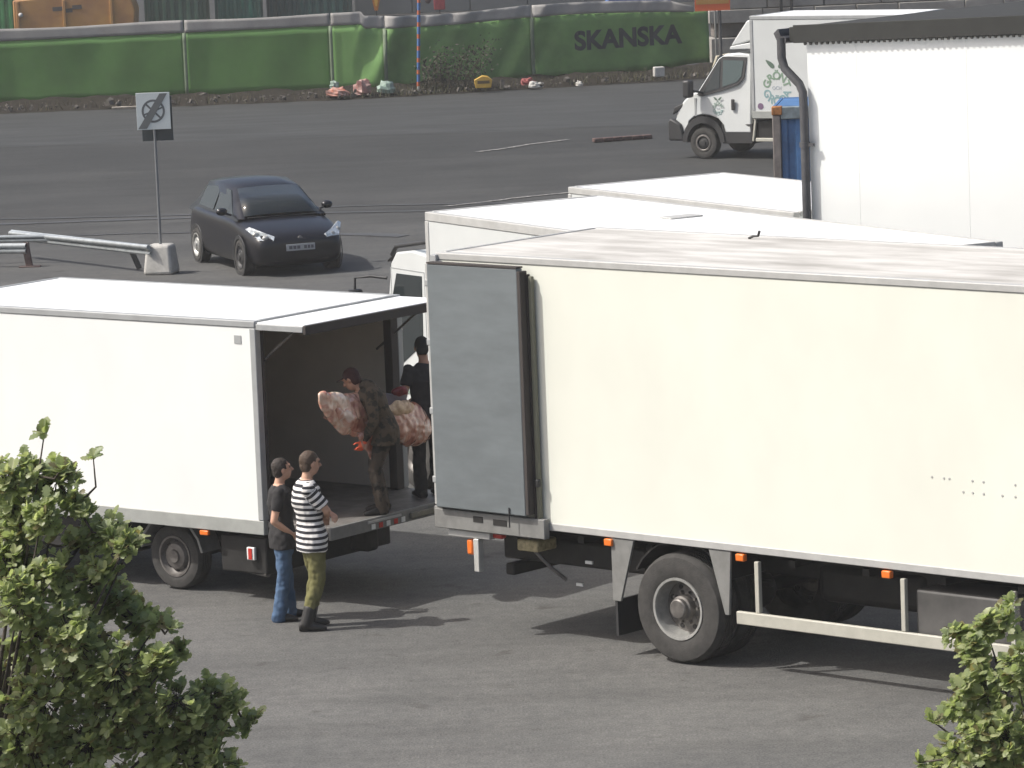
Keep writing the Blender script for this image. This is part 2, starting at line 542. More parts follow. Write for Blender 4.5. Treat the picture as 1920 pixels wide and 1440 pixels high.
MB().tube([(-0.30, -0.09, 5.50), (-0.30, -0.09, 5.26), (-0.26, -0.09, 5.14), (-0.06, -0.085, 4.96), (-0.015, -0.08, 4.86), (-0.01, -0.08, 4.6), (-0.01, -0.08, 0.1)], 0.052, 12).build('downpipe', PIPE, wh, smooth=60)
for z in (4.25, 2.4, 0.9):
    MB().lathe([(0.052, -0.03), (0.064, -0.03), (0.064, 0.03), (0.052, 0.03)], (-0.01, -0.08, z), n=14).build('pipe_clip', PIPE, wh, smooth=40)
    MB().box(0.05, 0.12, -0.10, -0.06, z - 0.02, z + 0.02).build('pipe_clip', PIPE, wh)

# ================================================================ VEHICLES
def wheel(parent, c, r, w, side, style='truck', rimr=None):
    """c centre of the outer face plane, side -1: outer face looks to -y"""
    rimr = rimr or r * 0.56
    y = side
    mb = MB()
    pf = [(rimr, 0.0), (rimr + 0.02, 0.012), (r * 0.80, 0.018), (r * 0.93, 0.006), (r * 0.985, -0.03), (r, -0.055)]
    k = 4
    for i in range(k):
        a = -0.055 - (w - 0.11) * (i + 0.32) / k
        b = -0.055 - (w - 0.11) * (i + 0.68) / k
        pf += [(r, a), (r - 0.012, a - 0.002), (r - 0.012, b + 0.002), (r, b)]
    pf += [(r, -w + 0.055), (r * 0.985, -w + 0.03), (r * 0.9, -w), (rimr, -w)]
    mb.lathe(pf, c, (0, y, 0), 40)
    t = mb.build('wheel', RUBBER, parent, smooth=40)
    m2 = MB()
    if style == 'dual':
        m2.lathe([(rimr + 0.004, -0.002), (rimr + 0.002, 0.016), (rimr - 0.022, 0.014), (rimr - 0.034, -0.02), (rimr - 0.030, -0.07), (rimr - 0.05, -0.11), (rimr - 0.055, -0.15)], c, (0, y, 0), 40)
        rim = m2.build('rim', CHROME, t, smooth=35)
        m3 = MB().lathe([(rimr - 0.05, -0.146), (rimr - 0.10, -0.150), (0.125, -0.120), (0.12, -0.04), (0.10, -0.03), (0.098, 0.01), (0.085, 0.02), (0.0, 0.022)], c, (0, y, 0), 32)
        for i in range(10):
            a = 2 * math.pi * i / 10
            p = Vector(c) + Vector((math.cos(a) * 0.155, y * -0.135, math.sin(a) * 0.155))
            m3.tube([p, p + Vector((0, y * 0.045, 0))], 0.016, 6)
        m3.build('hub', STEEL, t, smooth=35)
        m4 = MB()
        for i in range(8):
            a = 2 * math.pi * (i + 0.5) / 8
            p = Vector(c) + Vector((math.cos(a) * 0.205, y * -0.152, math.sin(a) * 0.205))
            m4.tube([p, p + Vector((0, y * 0.010, 0))], 0.026, 10)
        m4.build('vent_hole', CHASSIS, t)
    else:
        col = {'truck': ALU, 'steel': STEEL, 'alloy': CHROME, 'dark': DARKP}[style]
        m2.lathe([(rimr + 0.004, -0.002), (rimr + 0.002, 0.014), (rimr - 0.02, 0.012), (rimr - 0.035, -0.02), (rimr * 0.72, -0.045), (rimr * 0.60, 0.0), (rimr * 0.34, 0.012), (rimr * 0.30, 0.032), (0.0, 0.036)], c, (0, y, 0), 36)
        m2.build('rim', col, t, smooth=35)
        m3 = MB()
        nn = 8 if style != 'alloy' else 5
        for i in range(nn):
            a = 2 * math.pi * i / nn
            p = Vector(c) + Vector((math.cos(a) * rimr * 0.75, y * -0.044, math.sin(a) * rimr * 0.75))
            m3.tube([p, p + Vector((0, y * 0.012, 0))], rimr * (0.10 if style != 'alloy' else 0.2), 8)
        m3.build('vent_hole', CHASSIS, t)
    return t

def logo(parent, cx, y, cz, r, sx=1.0, name='logo', pale=False):
    """round fruit-like emblem with two leaves, on a side that faces -y"""
    gr = mat('logo_green_pale' if pale else 'logo_green', (0.24, 0.32, 0.27) if pale else (0.20, 0.29, 0.21), 0.5)
    te = mat('logo_teal_pale' if pale else 'logo_teal', (0.28, 0.39, 0.37) if pale else (0.22, 0.34, 0.35), 0.5)
    dk = mat('logo_leaf', (0.10, 0.15, 0.115), 0.5)
    B = Matrix(((1, 0, 0, 0), (0, 0, -1, 0), (0, 1, 0, 0), (0, 0, 0, 1)))
    def arc(txt, m, a0, a1, rad, size, flip):
        bm = bmesh.new()
        for i, ch in enumerate(txt):
            a = a0 + (a1 - a0) * i / (len(txt) - 1)
            rot = a - math.pi / 2 if not flip else a + math.pi / 2
            mw = Matrix.Translation((cx + math.cos(a) * rad * sx, y, cz + math.sin(a) * rad)) @ B @ Matrix.Rotation(rot, 4, 'Z')
            mw = mw @ Matrix.Diagonal((sx * 1.05, 1, 1, 1))
            me_ = text_mesh(ch, size, None, 'g', None, mw, extrude=0.001, bold=size * 0.03)
            bm.from_mesh(me_)
            bpy.data.meshes.remove(me_)
        me_ = bpy.data.meshes.new(name)
        bm.to_mesh(me_)
        bm.free()
        me_.materials.append(m)
        o_ = bpy.data.objects.new(name, me_)
        COL.objects.link(o_)
        o_.parent = parent
    arc('GRÖNT', gr, R(160), R(20), r * 0.68, r * 0.62, False)
    arc('GRÖDA', te, R(205), R(335), r * 0.74, r * 0.62, True)
    text_mesh('OCH', r * 0.28, mat('logo_mid', (0.35, 0.40, 0.45), 0.5), name, parent, Matrix.Translation((cx, y, cz)) @ B @ Matrix.Diagonal((sx, 1, 1, 1)), 0.001)
    for s_ in (-1, 1):
        mb_ = MB()
        pts = []
        for i in range(12):
            t = 2 * math.pi * i / 12
            u, v = math.cos(t) * 0.36 * r, math.sin(t) * 0.13 * r * (1 - 0.5 * math.cos(t))
            a = R(38) if s_ > 0 else R(142)
            pts.append((cx + sx * (s_ * 0.42 * r + u * math.cos(a) - v * math.sin(a)), cz + 1.36 * r + u * math.sin(a) + v * math.cos(a)))
        mb_.prism(pts, y - 0.001, y + 0.001)
        mb_.build(name, dk, parent)

def box_body(root, x0, x1, W, z0, z1, side, roof, railm, botm, lin=None, open_at=None, rail_h=0.10, bot_h=0.10, th=0.055):
    """panel box: walls, roof, floor, rails. open_at 'hi'/'lo' = x end left open."""
    MB().box(x0 + 0.05, x1 - 0.05, 0.0, th, z0 + bot_h, z1 - rail_h).build('side_wall', side, root)
    MB().box(x0 + 0.05, x1 - 0.05, W - th, W, z0 + bot_h, z1 - rail_h).build('side_wall', side, root)
    for (xa, xb, e) in ((x0, x0 + th, 'lo'), (x1 - th, x1, 'hi')):
        if open_at != e:
            MB().box(xa + (0.01 if e == 'lo' else 0), xb - (0 if e == 'lo' else 0.01), th + 0.002, W - th - 0.002, z0 + 0.02, z1 - 0.03).build('end_wall', side, root)
    MB().box(x0 + 0.03, x1 - 0.03, 0.035, W - 0.035, z1 - 0.06, z1 - 0.006).build('roof', roof, root)
    MB().box(x0 + 0.03, x1 - 0.03, 0.03, W - 0.03, z0 + 0.005, z0 + 0.09).build('floor', FLOORM, root)
    for s_ in (0, 1):
        ya, yb = (-0.010, 0.085) if s_ == 0 else (W - 0.085, W + 0.010)
        MB().box(x0, x1, ya, yb, z1 - rail_h, z1).build('top_rail', railm, root, bevel=0.012)
        ya, yb = (-0.012, 0.06) if s_ == 0 else (W - 0.06, W + 0.012)
        MB().box(x0, x1, ya, yb, z0, z0 + bot_h).build('bottom_rail', botm, root, bevel=0.008)
    for (xa, xb) in ((x0, x0 + 0.06), (x1 - 0.06, x1)):
        MB().box(xa, xb, 0.09, W - 0.09, z1 - 0.05, z1 + 0.004).build('roof_edge', railm, root, bevel=0.008)
    for s_ in (0, 1):
        for e in (0, 1):
            xa = (x0 - 0.004) if e == 0 else (x1 - 0.075)
            ya = -0.014 if s_ == 0 else W - 0.075
            MB().box(xa, xa + 0.079, ya, ya + 0.089, z0 + bot_h + 0.002, z1 - rail_h - 0.002).build('corner_post', railm, root, bevel=0.01)
    if lin:
        mb_ = MB()
        mb_.box(x0 + 0.09, x1 - 0.09, th + 0.002, th + 0.008, z0 + 0.092, z1 - 0.07)
        mb_.box(x0 + 0.09, x1 - 0.09, W - th - 0.008, W - th - 0.002, z0 + 0.092, z1 - 0.07)
        mb_.box(x0 + 0.09, x1 - 0.09, th + 0.01, W - th - 0.01, z1 - 0.07, z1 - 0.064)
        e = (x0 + th + 0.003) if open_at == 'hi' else (x1 - th - 0.009)
        mb_.box(e, e + 0.006, th + 0.01, W - th - 0.01, z0 + 0.092, z1 - 0.08)
        mb_.build('interior_lining', lin, root)

def chassis(root, x0, x1, W, z0, axles, r, tw, near_style, rimr=None, inset=0.05):
    for s_ in (-0.42, 0.42):
        MB().box(x0, x1, W / 2 + s_ - 0.04, W / 2 + s_ + 0.04, z0 - 0.30, z0 - 0.06).build('chassis_rail', CHASSIS, root)
    mb_ = MB()
    n = int((x1 - x0) / 0.9)
    for i in range(n + 1):
        xx = x0 + (x1 - x0) * (i + 0.5) / (n + 1)
        mb_.box(xx - 0.04, xx + 0.04, 0.16, W - 0.16, z0 - 0.07, z0 - 0.002)
        mb_.box(xx - 0.05, xx + 0.05, W / 2 - 0.38, W / 2 + 0.38, z0 - 0.24, z0 - 0.12)
    mb_.build('cross_members', CHASSIS, root)
    for (ax, dl) in axles:
        MB().tube([(ax, 0.25, r), (ax, W - 0.25, r)], 0.075, 10).build('axle', CHASSIS, root, smooth=40)
        MB().ball((ax, W / 2, r), (0.2, 0.17, 0.2)).build('differential', CHASSIS, root, smooth=180)
        for s_ in (-1, 1):
            yo = inset if s_ < 0 else W - inset
            wheel(root, (ax, yo, r), r, tw, s_, near_style, rimr)
            if dl:
                wheel(root, (ax, yo + 0.36 * -s_, r), r, tw, s_, 'steel', rimr)
            MB().obox((ax, W / 2 + s_ * 0.45, r + 0.17), (1.1, 0.07, 0.07)).build('leaf_spring', CHASSIS, root, bevel=0.02)

def cab(root, xb, D, W, z0, z1, s, glassy=True, y0=0.0, win=None, wheelr=0.46, mirror=True, tilt=0.30, visor=True):
    """forward control cab; back wall at x=xb, front D ahead in direction s"""
    X = lambda u: xb + s * u
    ya, yb = y0 + 0.02, y0 + W - 0.02
    arch = []
    wx, wr = D * 0.46, wheelr + 0.09
    for i in range(9):
        a = math.pi - math.pi * i / 8
        arch.append((wx - wr * math.cos(math.pi - a), wheelr + wr * math.sin(a)))
    arch = sorted(arch)
    lo = [(0.0, z0)] + [p for p in arch if p[1] > z0 and 0.02 < p[0] < D - 0.02] + [(D - 0.03, z0)]
    pf = lo + [(D, z0 + 0.12), (D, 1.25), (D - 0.05, 1.55), (D - tilt, z1 - 0.16), (D - tilt - 0.14, z1 - 0.02), (D * 0.3, z1 + 0.03), (0.04, z1), (0.0, z1 - 0.06)]
    MB().prism([(X(u), z) for u, z in pf], ya, yb).build('cab_shell', VWHITE, root, bevel=0.05, seg=3)
    MB().box(*sorted((X(0.08), X(D - 0.1))), ya + 0.12, yb - 0.12, z0 + 0.02, 1.1).build('wheel_well', CHASSIS, root)
    # windscreen
    nx_, nz_ = 1.0, 0.0
    a = Vector((X(D - 0.045), 0, 1.57))
    b = Vector((X(D - tilt + 0.02), 0, z1 - 0.22))
    off = Vector((s * 0.012, 0, 0.004))
    mb_ = MB()
    vs = [a + off + Vector((0, ya + 0.1, 0)), a + off + Vector((0, yb - 0.1, 0)), b + off + Vector((0, yb - 0.14, 0)), b + off + Vector((0, ya + 0.14, 0))]
    vs += [v - off * 2.5 for v in vs]
    mb_.add(vs, [(0, 1, 2, 3), (7, 6, 5, 4), (0, 4, 5, 1), (1, 5, 6, 2), (2, 6, 7, 3), (3, 7, 4, 0)])
    mb_.build('windscreen', GLASS, root)
    wn = win or [(D - 0.16, 1.50), (D - 0.24, 2.25), (D - 0.40, z1 - 0.33), (0.22, z1 - 0.33), (0.24, 1.75), (0.55, 1.55)]
    for (p, q) in ((ya - 0.008, ya + 0.02), (yb - 0.02, yb + 0.008)):
        MB().prism([(X(u), z) for u, z in wn], p, q).build('side_window', GLASS, root, bevel=0.004)
    # door outline and handle
    us = [u for u, z in wn]
    u0, u1 = min(us) - 0.06, max(us) + 0.04
    for (p, q) in ((ya - 0.004, ya + 0.01), (yb - 0.01, yb + 0.004)):
        mb_ = MB()
        for uu in (u0, u1):
            mb_.box(*sorted((X(uu - 0.005), X(uu + 0.005))), p, q, max(z0 + 0.25, wheelr * 2 + 0.22), max(z for u, z in wn) + 0.05)
        mb_.box(*sorted((X(u0), X(u1))), p - 0.0005, q, max(z for u, z in wn) + 0.045, max(z for u, z in wn) + 0.055)
        mb_.build('door_gap', RAIL, root)
    MB().box(*sorted((X(u0 + 0.06), X(u0 + 0.2))), ya - 0.025, ya + 0.01, 1.36, 1.42).build('door_handle', DARKP, root, bevel=0.01)
    MB().box(*sorted((X(D - 0.02), X(D + 0.07))), ya + 0.01, yb - 0.01, z0 - 0.02, z0 + 0.40).build('bumper', VWHITE, root, bevel=0.04)
    MB().box(*sorted((X(D - 0.01), X(D + 0.02))), ya + 0.35, yb - 0.35, z0 + 0.45, 1.35).build('grille', DARKP, root, bevel=0.02)
    for yy in (ya + 0.08, yb - 0.38):
        MB().box(*sorted((X(D + 0.05), X(D + 0.085))), yy, yy + 0.3, z0 + 0.14, z0 + 0.34).build('headlight', CLEARL, root, bevel=0.02)
    if visor:
        MB().obox((X(D - tilt + 0.08), (ya + yb) / 2, z1 - 0.10), (0.24, yb - ya - 0.1, 0.03), (0, s * 0.5, 0)).build('sun_visor', DARKP, root, bevel=0.01)
        MB().tube([(X(D - tilt + 0.0), ya + 0.02, z1 - 0.06), (X(D - tilt - 0.12), ya + 0.02, z1 + 0.05), (X(D * 0.35), ya + 0.02, z1 + 0.10), (X(0.02), ya + 0.02, z1 + 0.16)], 0.028, 8).build('roof_trim', DARKP, root, smooth=60)
    if mirror:
        for (yy, sg) in ((ya, -1), (yb, 1)):
            MB().tube([(X(D - 0.22), yy, z1 - 0.36), (X(D - 0.02), yy + sg * 0.12, z1 - 0.34), (X(D + 0.10), yy + sg * 0.28, z1 - 0.36), (X(D + 0.11), yy + sg * 0.30, z1 - 0.9), (X(D - 0.10), yy, z1 - 1.02)], 0.02, 8).build('mirror_arm', DARKP, root, smooth=60)
            MB().box(*sorted((X(D + 0.05), X(D + 0.17))), yy + sg * 0.30 - 0.11, yy + sg * 0.30 + 0.11, z1 - 0.86, z1 - 0.50).build('mirror', DARKP, root, bevel=0.03)
    for sg, yy in ((-1, ya + 0.03), (1, yb - 0.03)):
        wheel(root, (X(wx), yy, wheelr), wheelr, 0.26, sg, 'steel')
    MB().tube([(X(wx), ya + 0.2, wheelr), (X(wx), yb - 0.2, wheelr)], 0.06, 8).build('axle', CHASSIS, root)

# ---------------------------------------------------------------- large cream truck, right
bt = empty('box_truck', (-0.84, 41.47, 0), R(-42))
tag(bt, 'large cream box truck with grey rear door swung open against its side', 'truck')
WB = 2.5
box_body(bt, 0.17, 7.8, WB, 1.18, 3.90, CREAM, ROOFD, RAILP, RAILP, LINING, 'lo', 0.075, 0.075)
chassis(bt, 0.5, 9.3, WB, 1.12, [(3.17, True)], 0.545, 0.29, 'dual', 0.305, 0.012)
cab(bt, 7.95, 1.75, WB, 0.42, 3.0, 1, wheelr=0.50)
# swung door, inner face outwards
MB().box(0.175, 1.385, -0.155, -0.065, 1.325, 3.80).build('rear_door', DOORG, bt, bevel=0.012)
d_ = bt.children[-1]
MB().box(1.387, 1.432, -0.16, -0.05, 1.34, 3.775).build('door_gasket', GASKET, d_, bevel=0.008)
MB().box(1.450, 1.495, -0.065, -0.02, 1.22, 3.72).build('door_seal', SEAL, d_, bevel=0.008)
MB().box(1.434, 1.449, -0.08, -0.03, 1.28, 3.74).build('door_edge_gap', GASKET, d_)
MB().box(0.18, 1.385, -0.16, -0.06, 3.802, 3.818).build('door_top_edge', GASKET, d_)
MB().box(0.12, 0.172, -0.12, -0.03, 1.34, 3.80).build('door_hinge_post', RAILP, d_, bevel=0.01)
for z in (1.6, 2.3, 3.0, 3.6):
    MB().box(0.105, 0.16, -0.125, -0.025, z - 0.035, z + 0.035).build('hinge', RAIL, d_, bevel=0.01)
MB().box(1.47, 1.51, -0.10, -0.05, 1.62, 1.70).build('door_catch', DARKP, d_, bevel=0.01)
MB().tube([(1.17, -0.165, 1.20), (1.17, -0.165, 1.40)], 0.007, 6).build('locking_rod', DARKP, d_)
# folded far door
MB().box(0.110, 1.370, WB + 0.065, WB + 0.155, 1.33, 3.80).build('rear_door', DOORG, bt, bevel=0.012)
# grey rear sill below the door
MB().box(0.090, 1.570, -0.095, -0.016, 1.10, 1.30).build('rear_sill', MUDG, bt, bevel=0.01)
MB().box(0.620, 0.750, -0.10, -0.09, 1.20, 1.26).build('sill_slot', CHASSIS, bt)
MB().box(0.890, 1.070, -0.10, -0.09, 1.19, 1.25).build('sill_slot', CHASSIS, bt)
MB().box(0.070, 0.190, -0.08, WB + 0.08, 1.10, 1.32).build('rear_frame', MUDG, bt, bevel=0.01)
MB().box(0.130, 0.210, -0.05, 0.07, 1.33, 3.88).build('rear_post', RAIL, bt, bevel=0.008)
MB().box(0.130, 0.210, WB - 0.07, WB + 0.05, 1.33, 3.88).build('rear_post', RAIL, bt, bevel=0.008)
MB().box(0.220, 0.790, -0.05, 0.05, 1.02, 1.09).build('rear_bumper_beam', RAILP, bt, bevel=0.01)
MB().box(0.570, 0.640, -0.06, 0.02, 0.68, 1.018).build('bumper_bracket', ALU, bt, bevel=0.008)
MB().box(0.450, 0.530, -0.03, 0.06, 0.84, 1.0).build('tail_lamp', AMBER, bt, bevel=0.02)
MB().box(0.770, 0.910, 0.0, 0.08, 1.03, 1.09).build('tail_lamp', REDL, bt, bevel=0.02)
MB().box(0.970, 1.250, 0.15, 0.45, 0.90, 1.02).build('valve_block', mat('valve_cream', (0.45, 0.38, 0.22), 0.6, var=0.4, vs=20), bt, bevel=0.02)
MB().tube([(1.1, 0.2, 1.08), (1.15, 0.2, 0.92), (1.3, 0.3, 0.72), (1.4, 0.4, 0.60)], 0.02, 6).build('air_hose', STEEL, bt)
MB().box(0.470, 2.370, 0.5, 2.0, 0.72, 0.98).build('tail_lift_case', CHASSIS, bt, bevel=0.03)
MB().box(0.670, 0.790, 0.3, 2.2, 0.60, 0.72).build('under_run_beam', CHASSIS, bt, bevel=0.02)
for q in ((1.7, 0.35, 0.80), (1.35, 0.6, 0.5)):
    MB().box(q[0], q[0] + 0.09, q[1], q[1] + 0.02, q[2], q[2] + 0.03).build('reflector', CLEARL, bt)
# mudguards
MB().prism([(2.35, 1.175), (2.64, 1.175), (2.45, 0.55), (2.35, 0.55)], 0.0, 0.03).build('mudguard', MUDG, bt, bevel=0.004)
MB().prism([(3.58, 1.175), (3.85, 1.175), (3.81, 0.55), (3.76, 0.55)], 0.0, 0.03).build('mudguard', MUDG, bt, bevel=0.004)
MB().box(2.37, 2.40, 0.01, 0.60, 0.20, 0.56).build('mud_flap', DARKP, bt)
pts = [(3.2 + 0.68 * math.cos(a), 0.545 + 0.68 * math.sin(a)) for a in [R(30 + 12 * i) for i in range(11)]]
pts += [(3.2 + 0.66 * math.cos(a), 0.545 + 0.66 * math.sin(a)) for a in [R(150 - 12 * i) for i in range(11)]]
MB().prism([(a, min(b, 1.16)) for a, b in pts], 0.05, 0.62).build('wheel_arch', CHASSIS, bt)
for xx in (2.28, 3.93, 5.66, 7.4):
    MB().box(xx, xx + 0.10, -0.03, 0.03, 1.095, 1.165).build('side_marker', AMBER, bt, bevel=0.01)
MB().box(3.90, 7.3, -0.005, 0.045, 0.475, 0.60).build('side_guard_rail', BAR, bt, bevel=0.01)
for xx in (4.15, 5.87, 7.1):
    MB().box(xx - 0.025, xx + 0.025, 0.01, 0.06, 0.602, 1.10).build('side_guard_strut', BAR, bt, bevel=0.006)
MB().box(5.95, 7.25, 0.10, 0.65, 0.56, 1.0).build('tool_box', mat('tool_box_grey', (0.085, 0.082, 0.078), 0.6, var=0.35, vs=3), bt, bevel=0.03)
MB().box(4.3, 5.6, 0.75, 1.25, 0.60, 0.98).build('fuel_tank', CHASSIS, bt, bevel=0.08)
mb = MB()
rnd = random.Random(5)
for k in range(12):
    xx = 6.24 + k * 0.115 + rnd.uniform(-0.03, 0.03)
    for zz in (2.085, 1.975):
        if rnd.random() < 0.75:
            mb.lathe([(0.013, 0.0), (0.011, 0.004), (0.0, 0.005)], (xx, 0, zz), (0, -1, 0), 8)
mb.build('rivet_row', RAILP, bt)
MB().box(0.55, 0.57, -0.012, 0.0, 3.55, 3.60).build('scuff_plate', RAIL, bt)
MB().tube([(2.44, 2.2, 3.90), (2.5, 2.2, 3.925), (2.56, 2.2, 3.93), (2.58, 2.2, 3.98)], 0.014, 6).build('roof_hook', DARKP, bt)

# ---------------------------------------------------------------- white truck, left
lt = empty('box_truck', (-2.68, 43.2, 0), R(-38))
tag(lt, 'low white box truck on the left with its dark rear opening towards the men', 'truck')
WL = 2.42
box_body(lt, -5.15, 0.0, WL, 0.76, 3.05, WHITE, ROOFW, RAIL, SKIRT, LINING, 'hi', 0.075, 0.155)
chassis(lt, -5.6, -0.15, WL, 0.78, [(-1.55, False)], 0.37, 0.22, 'steel', 0.225, 0.26)
cab(lt, -5.3, 1.6, 2.2, 0.38, 2.35, -1, y0=0.1, wheelr=0.38, tilt=0.45)
MB().box(-5.05, 0.0, 0.066, WL - 0.066, 0.852, 0.90).build('load_floor', FLOORM, lt)
MB().box(-0.10, 0.012, WL - 0.20, WL - 0.078, 0.905, 2.96).build('door_gasket', GASKET, lt, bevel=0.01)
MB().box(-0.10, 0.012, 0.078, 0.12, 0.905, 2.96).build('door_gasket', GASKET, lt, bevel=0.01)
# upper tailgate flap raised like an awning, lower flap let down as a platform
f_ = MB().box(0.008, 0.66, 0.02, WL - 0.02, 2.985, 3.035).build('upper_flap', ROOFW, lt, bevel=0.006)
MB().box(0.661, 0.70, 0.0, WL, 2.93, 3.03).build('flap_edge', GASKET, f_, bevel=0.008)
MB().box(0.01, 0.66, -0.005, 0.018, 2.955, 3.02).build('flap_edge', RAIL, f_, bevel=0.006)
MB().box(0.02, 0.655, 0.03, WL - 0.03, 2.96, 2.983).build('flap_underside', LINING, f_)
for yy in (0.14, WL - 0.14):
    MB().tube([(-0.25, yy, 2.45), (0.42, yy, 2.94)], 0.014, 6).build('gas_strut', STEEL, f_)
p_ = MB().box(0.01, 0.88, 0.03, WL - 0.03, 0.845, 0.905).build('platform', FLOORM, lt, bevel=0.008)
MB().box(0.881, 0.92, 0.0, WL, 0.77, 0.905).build('platform_edge', MUDG, p_, bevel=0.008)
for k in range(5):
    MB().box(0.922, 0.928, 0.66 + k * 0.125, 0.66 + k * 0.125 + 0.06, 0.785, 0.84).build('reflector', CLEARL if k % 2 == 0 else REDL, p_)
MB().box(0.922, 0.935, 0.60, 1.15, 0.855, 0.88).build('reflector', RAILP, p_)
MB().box(0.922, 0.96, 1.30, 2.35, 0.80, 0.865).build('platform_bumper', mat('bumper_olive', (0.20, 0.19, 0.15), 0.7, var=0.3, vs=8), p_, bevel=0.01)
for yy in (0.25, WL - 0.25):
    MB().obox((0.28, yy, 0.70), (0.75, 0.06, 0.08), (0, -0.35, 0)).build('platform_arm', CHASSIS, p_, bevel=0.01)
MB().box(0.30, 0.58, 1.0, 1.2, 0.45, 0.76).build('lift_cylinder', CHASSIS, p_, bevel=0.05)
MB().box(-0.30, -0.20, -0.006, 0.0, 2.80, 2.89).build('marker_plate', RAIL, lt, bevel=0.002)
MB().box(-0.92, -0.80, -0.02, 0.02, 0.70, 0.75).build('side_marker', AMBER, lt, bevel=0.008)
MB().box(-0.33, -0.22, 0.06, 0.10, 0.46, 0.60).build('tail_lamp', CLEARL, lt, bevel=0.01)
MB().box(-0.30, -0.25, 0.052, 0.058, 0.47, 0.59).build('tail_lamp', REDL, lt)
MB().tube([(-0.45, 0.2, 0.33), (-0.12, 0.16, 0.31)], 0.04, 10).build('exhaust_pipe', STEEL, lt, smooth=40)
pts = [(-1.55 + 0.47 * math.cos(a), 0.37 + 0.47 * math.sin(a)) for a in [R(10 + 20 * i) for i in range(9)]]
pts += [(-1.55 + 0.44 * math.cos(a), 0.37 + 0.44 * math.sin(a)) for a in [R(170 - 20 * i) for i in range(9)]]
MB().prism([(a, min(b, 0.75)) for a, b in pts], 0.20, 0.50).build('wheel_arch', MUDG, lt)
MB().box(-0.75, -0.1, 0.12, 2.2, 0.30, 0.70).build('rear_panel', CHASSIS, lt, bevel=0.02)
MB().box(-4.6, -2.2, 0.15, 0.6, 0.34, 0.74).build('battery_box', CHASSIS, lt, bevel=0.03)

# ---------------------------------------------------------------- truck behind, its cab seen through the gap
mt = empty('box_truck', (-0.966, 49.78, 0), R(-60))
tag(mt, 'white truck parked behind the cream one, cab door with round green emblem', 'truck')
WM = 2.5
box_body(mt, 0.0, 8.2, WM, 0.95, 3.5, VWHITE, ROOFW, RAILP, RAIL, None, None, 0.11, 0.12)
chassis(mt, -1.0, 8.0, WM, 0.92, [(5.6, True)], 0.47, 0.26, 'dual', 0.26)
cab(mt, -0.08, 1.28, WM - 0.06, 0.30, 2.96, -1, y0=0.03, wheelr=0.45, tilt=0.34,
    win=[(0.86, 1.50), (0.91, 2.42), (0.80, 2.68), (0.16, 2.69), (0.19, 1.90), (0.30, 1.80)])
logo(mt, -0.66, 0.03, 1.10, 0.24, 1.1, 'logo', True)
MB().box(3.0, 3.25, 1.45, 1.9, 3.494, 3.515).build('roof_hatch', RAILP, mt, bevel=0.02)

ot = empty('box_truck', (0.85, 54.5, 0), R(-60))
tag(ot, 'white box trailer of which only the flat roof shows, beside the warehouse downpipe', 'truck')
box_body(ot, 0.0, 5.3, 2.45, 0.95, 3.3, VWHITE, mat('cool_white_roof', (0.72, 0.73, 0.755), 0.5, var=0.04, vs=2), RAILP, RAIL, None, None, 0.09, 0.12)
chassis(ot, 0.3, 5.2, 2.45, 0.92, [(1.8, True)], 0.47, 0.26, 'dual', 0.26)

# ---------------------------------------------------------------- delivery van, far right
vn = empty('delivery_van', (4.68, 96.17, 0), R(-32))
tag(vn, 'white delivery van with box body, green fruit emblem and black bumper', 'van')
prof = [(-0.86, 0.62), (-0.88, 0.92), (-0.80, 1.14), (-0.55, 1.36), (-0.32, 1.50), (-0.12, 1.58), (0.40, 2.33), (0.58, 2.43), (0.95, 2.48), (1.22, 2.44), (1.27, 2.30), (1.27, 0.62),
        (0.60, 0.62), (0.55, 0.80), (0.42, 0.94), (0.20, 1.02), (-0.02, 1.04), (-0.24, 0.99), (-0.40, 0.88), (-0.50, 0.62)]
mb = MB()
nv = len(prof)
ysec = [0.0, 0.06, 0.5, 1.5, 1.94, 2.0]
for k, yy in enumerate(ysec):
    for (px, pz) in prof:
        e = 0.05 if k in (0, 5) else 0.0
        tum = max(0.0, pz - 1.45) * 0.13
        fr = max(0.0, -px - 0.35) * (0.42 if k in (0, 1, 4, 5) else 0.0)
        yo = yy + (tum + fr * 0.5) * (1 if k < 3 else -1)
        mb.v.append((px + fr * 0.4 + (0.03 if k in (0, 5) and px < 0 else 0), yo, pz - (e * 0.5 if pz > 1.2 else 0)))
for k in range(len(ysec) - 1):
    for i in range(nv):
        j = (i + 1) % nv
        mb.f.append((k * nv + i, k * nv + j, (k + 1) * nv + j, (k + 1) * nv + i))
mb.f.append(list(range(nv)))
mb.f.append(list(range((len(ysec) - 1) * nv, len(ysec) * nv))[::-1])
mb.build('cab_shell', VWHITE, vn, bevel=0.025)
def vy(z, off=0.012):
    return max(0.0, z - 1.45) * 0.13 - off
def side_poly(root, pts, m, name, off=0.012, thick=0.03):
    mb_ = MB()
    n_ = len(pts)
    vs = [(x_, vy(z_, off), z_) for x_, z_ in pts] + [(x_, vy(z_, off) + thick, z_) for x_, z_ in pts]
    mb_.add(vs, [list(range(n_))[::-1], list(range(n_, 2 * n_))] + [(i, (i + 1) % n_, n_ + (i + 1) % n_, n_ + i) for i in range(n_)])
    return mb_.build(name, m, root)
side_poly(vn, [(-0.12, 1.50), (0.02, 1.46), (0.55, 1.60), (0.95, 1.73), (1.10, 1.88), (1.17, 2.36), (0.55, 2.38), (0.44, 2.32)], DARKP, 'window_frame', 0.010)
side_poly(vn, [(0.04, 1.53), (0.47, 1.65), (0.47, 2.27), (0.42, 2.22)], GLASS, 'side_window', 0.020)
side_poly(vn, [(0.55, 1.68), (0.92, 1.79), (1.04, 1.92), (1.09, 2.28), (0.55, 2.30)], GLASSG, 'side_window', 0.020)
mb = MB()
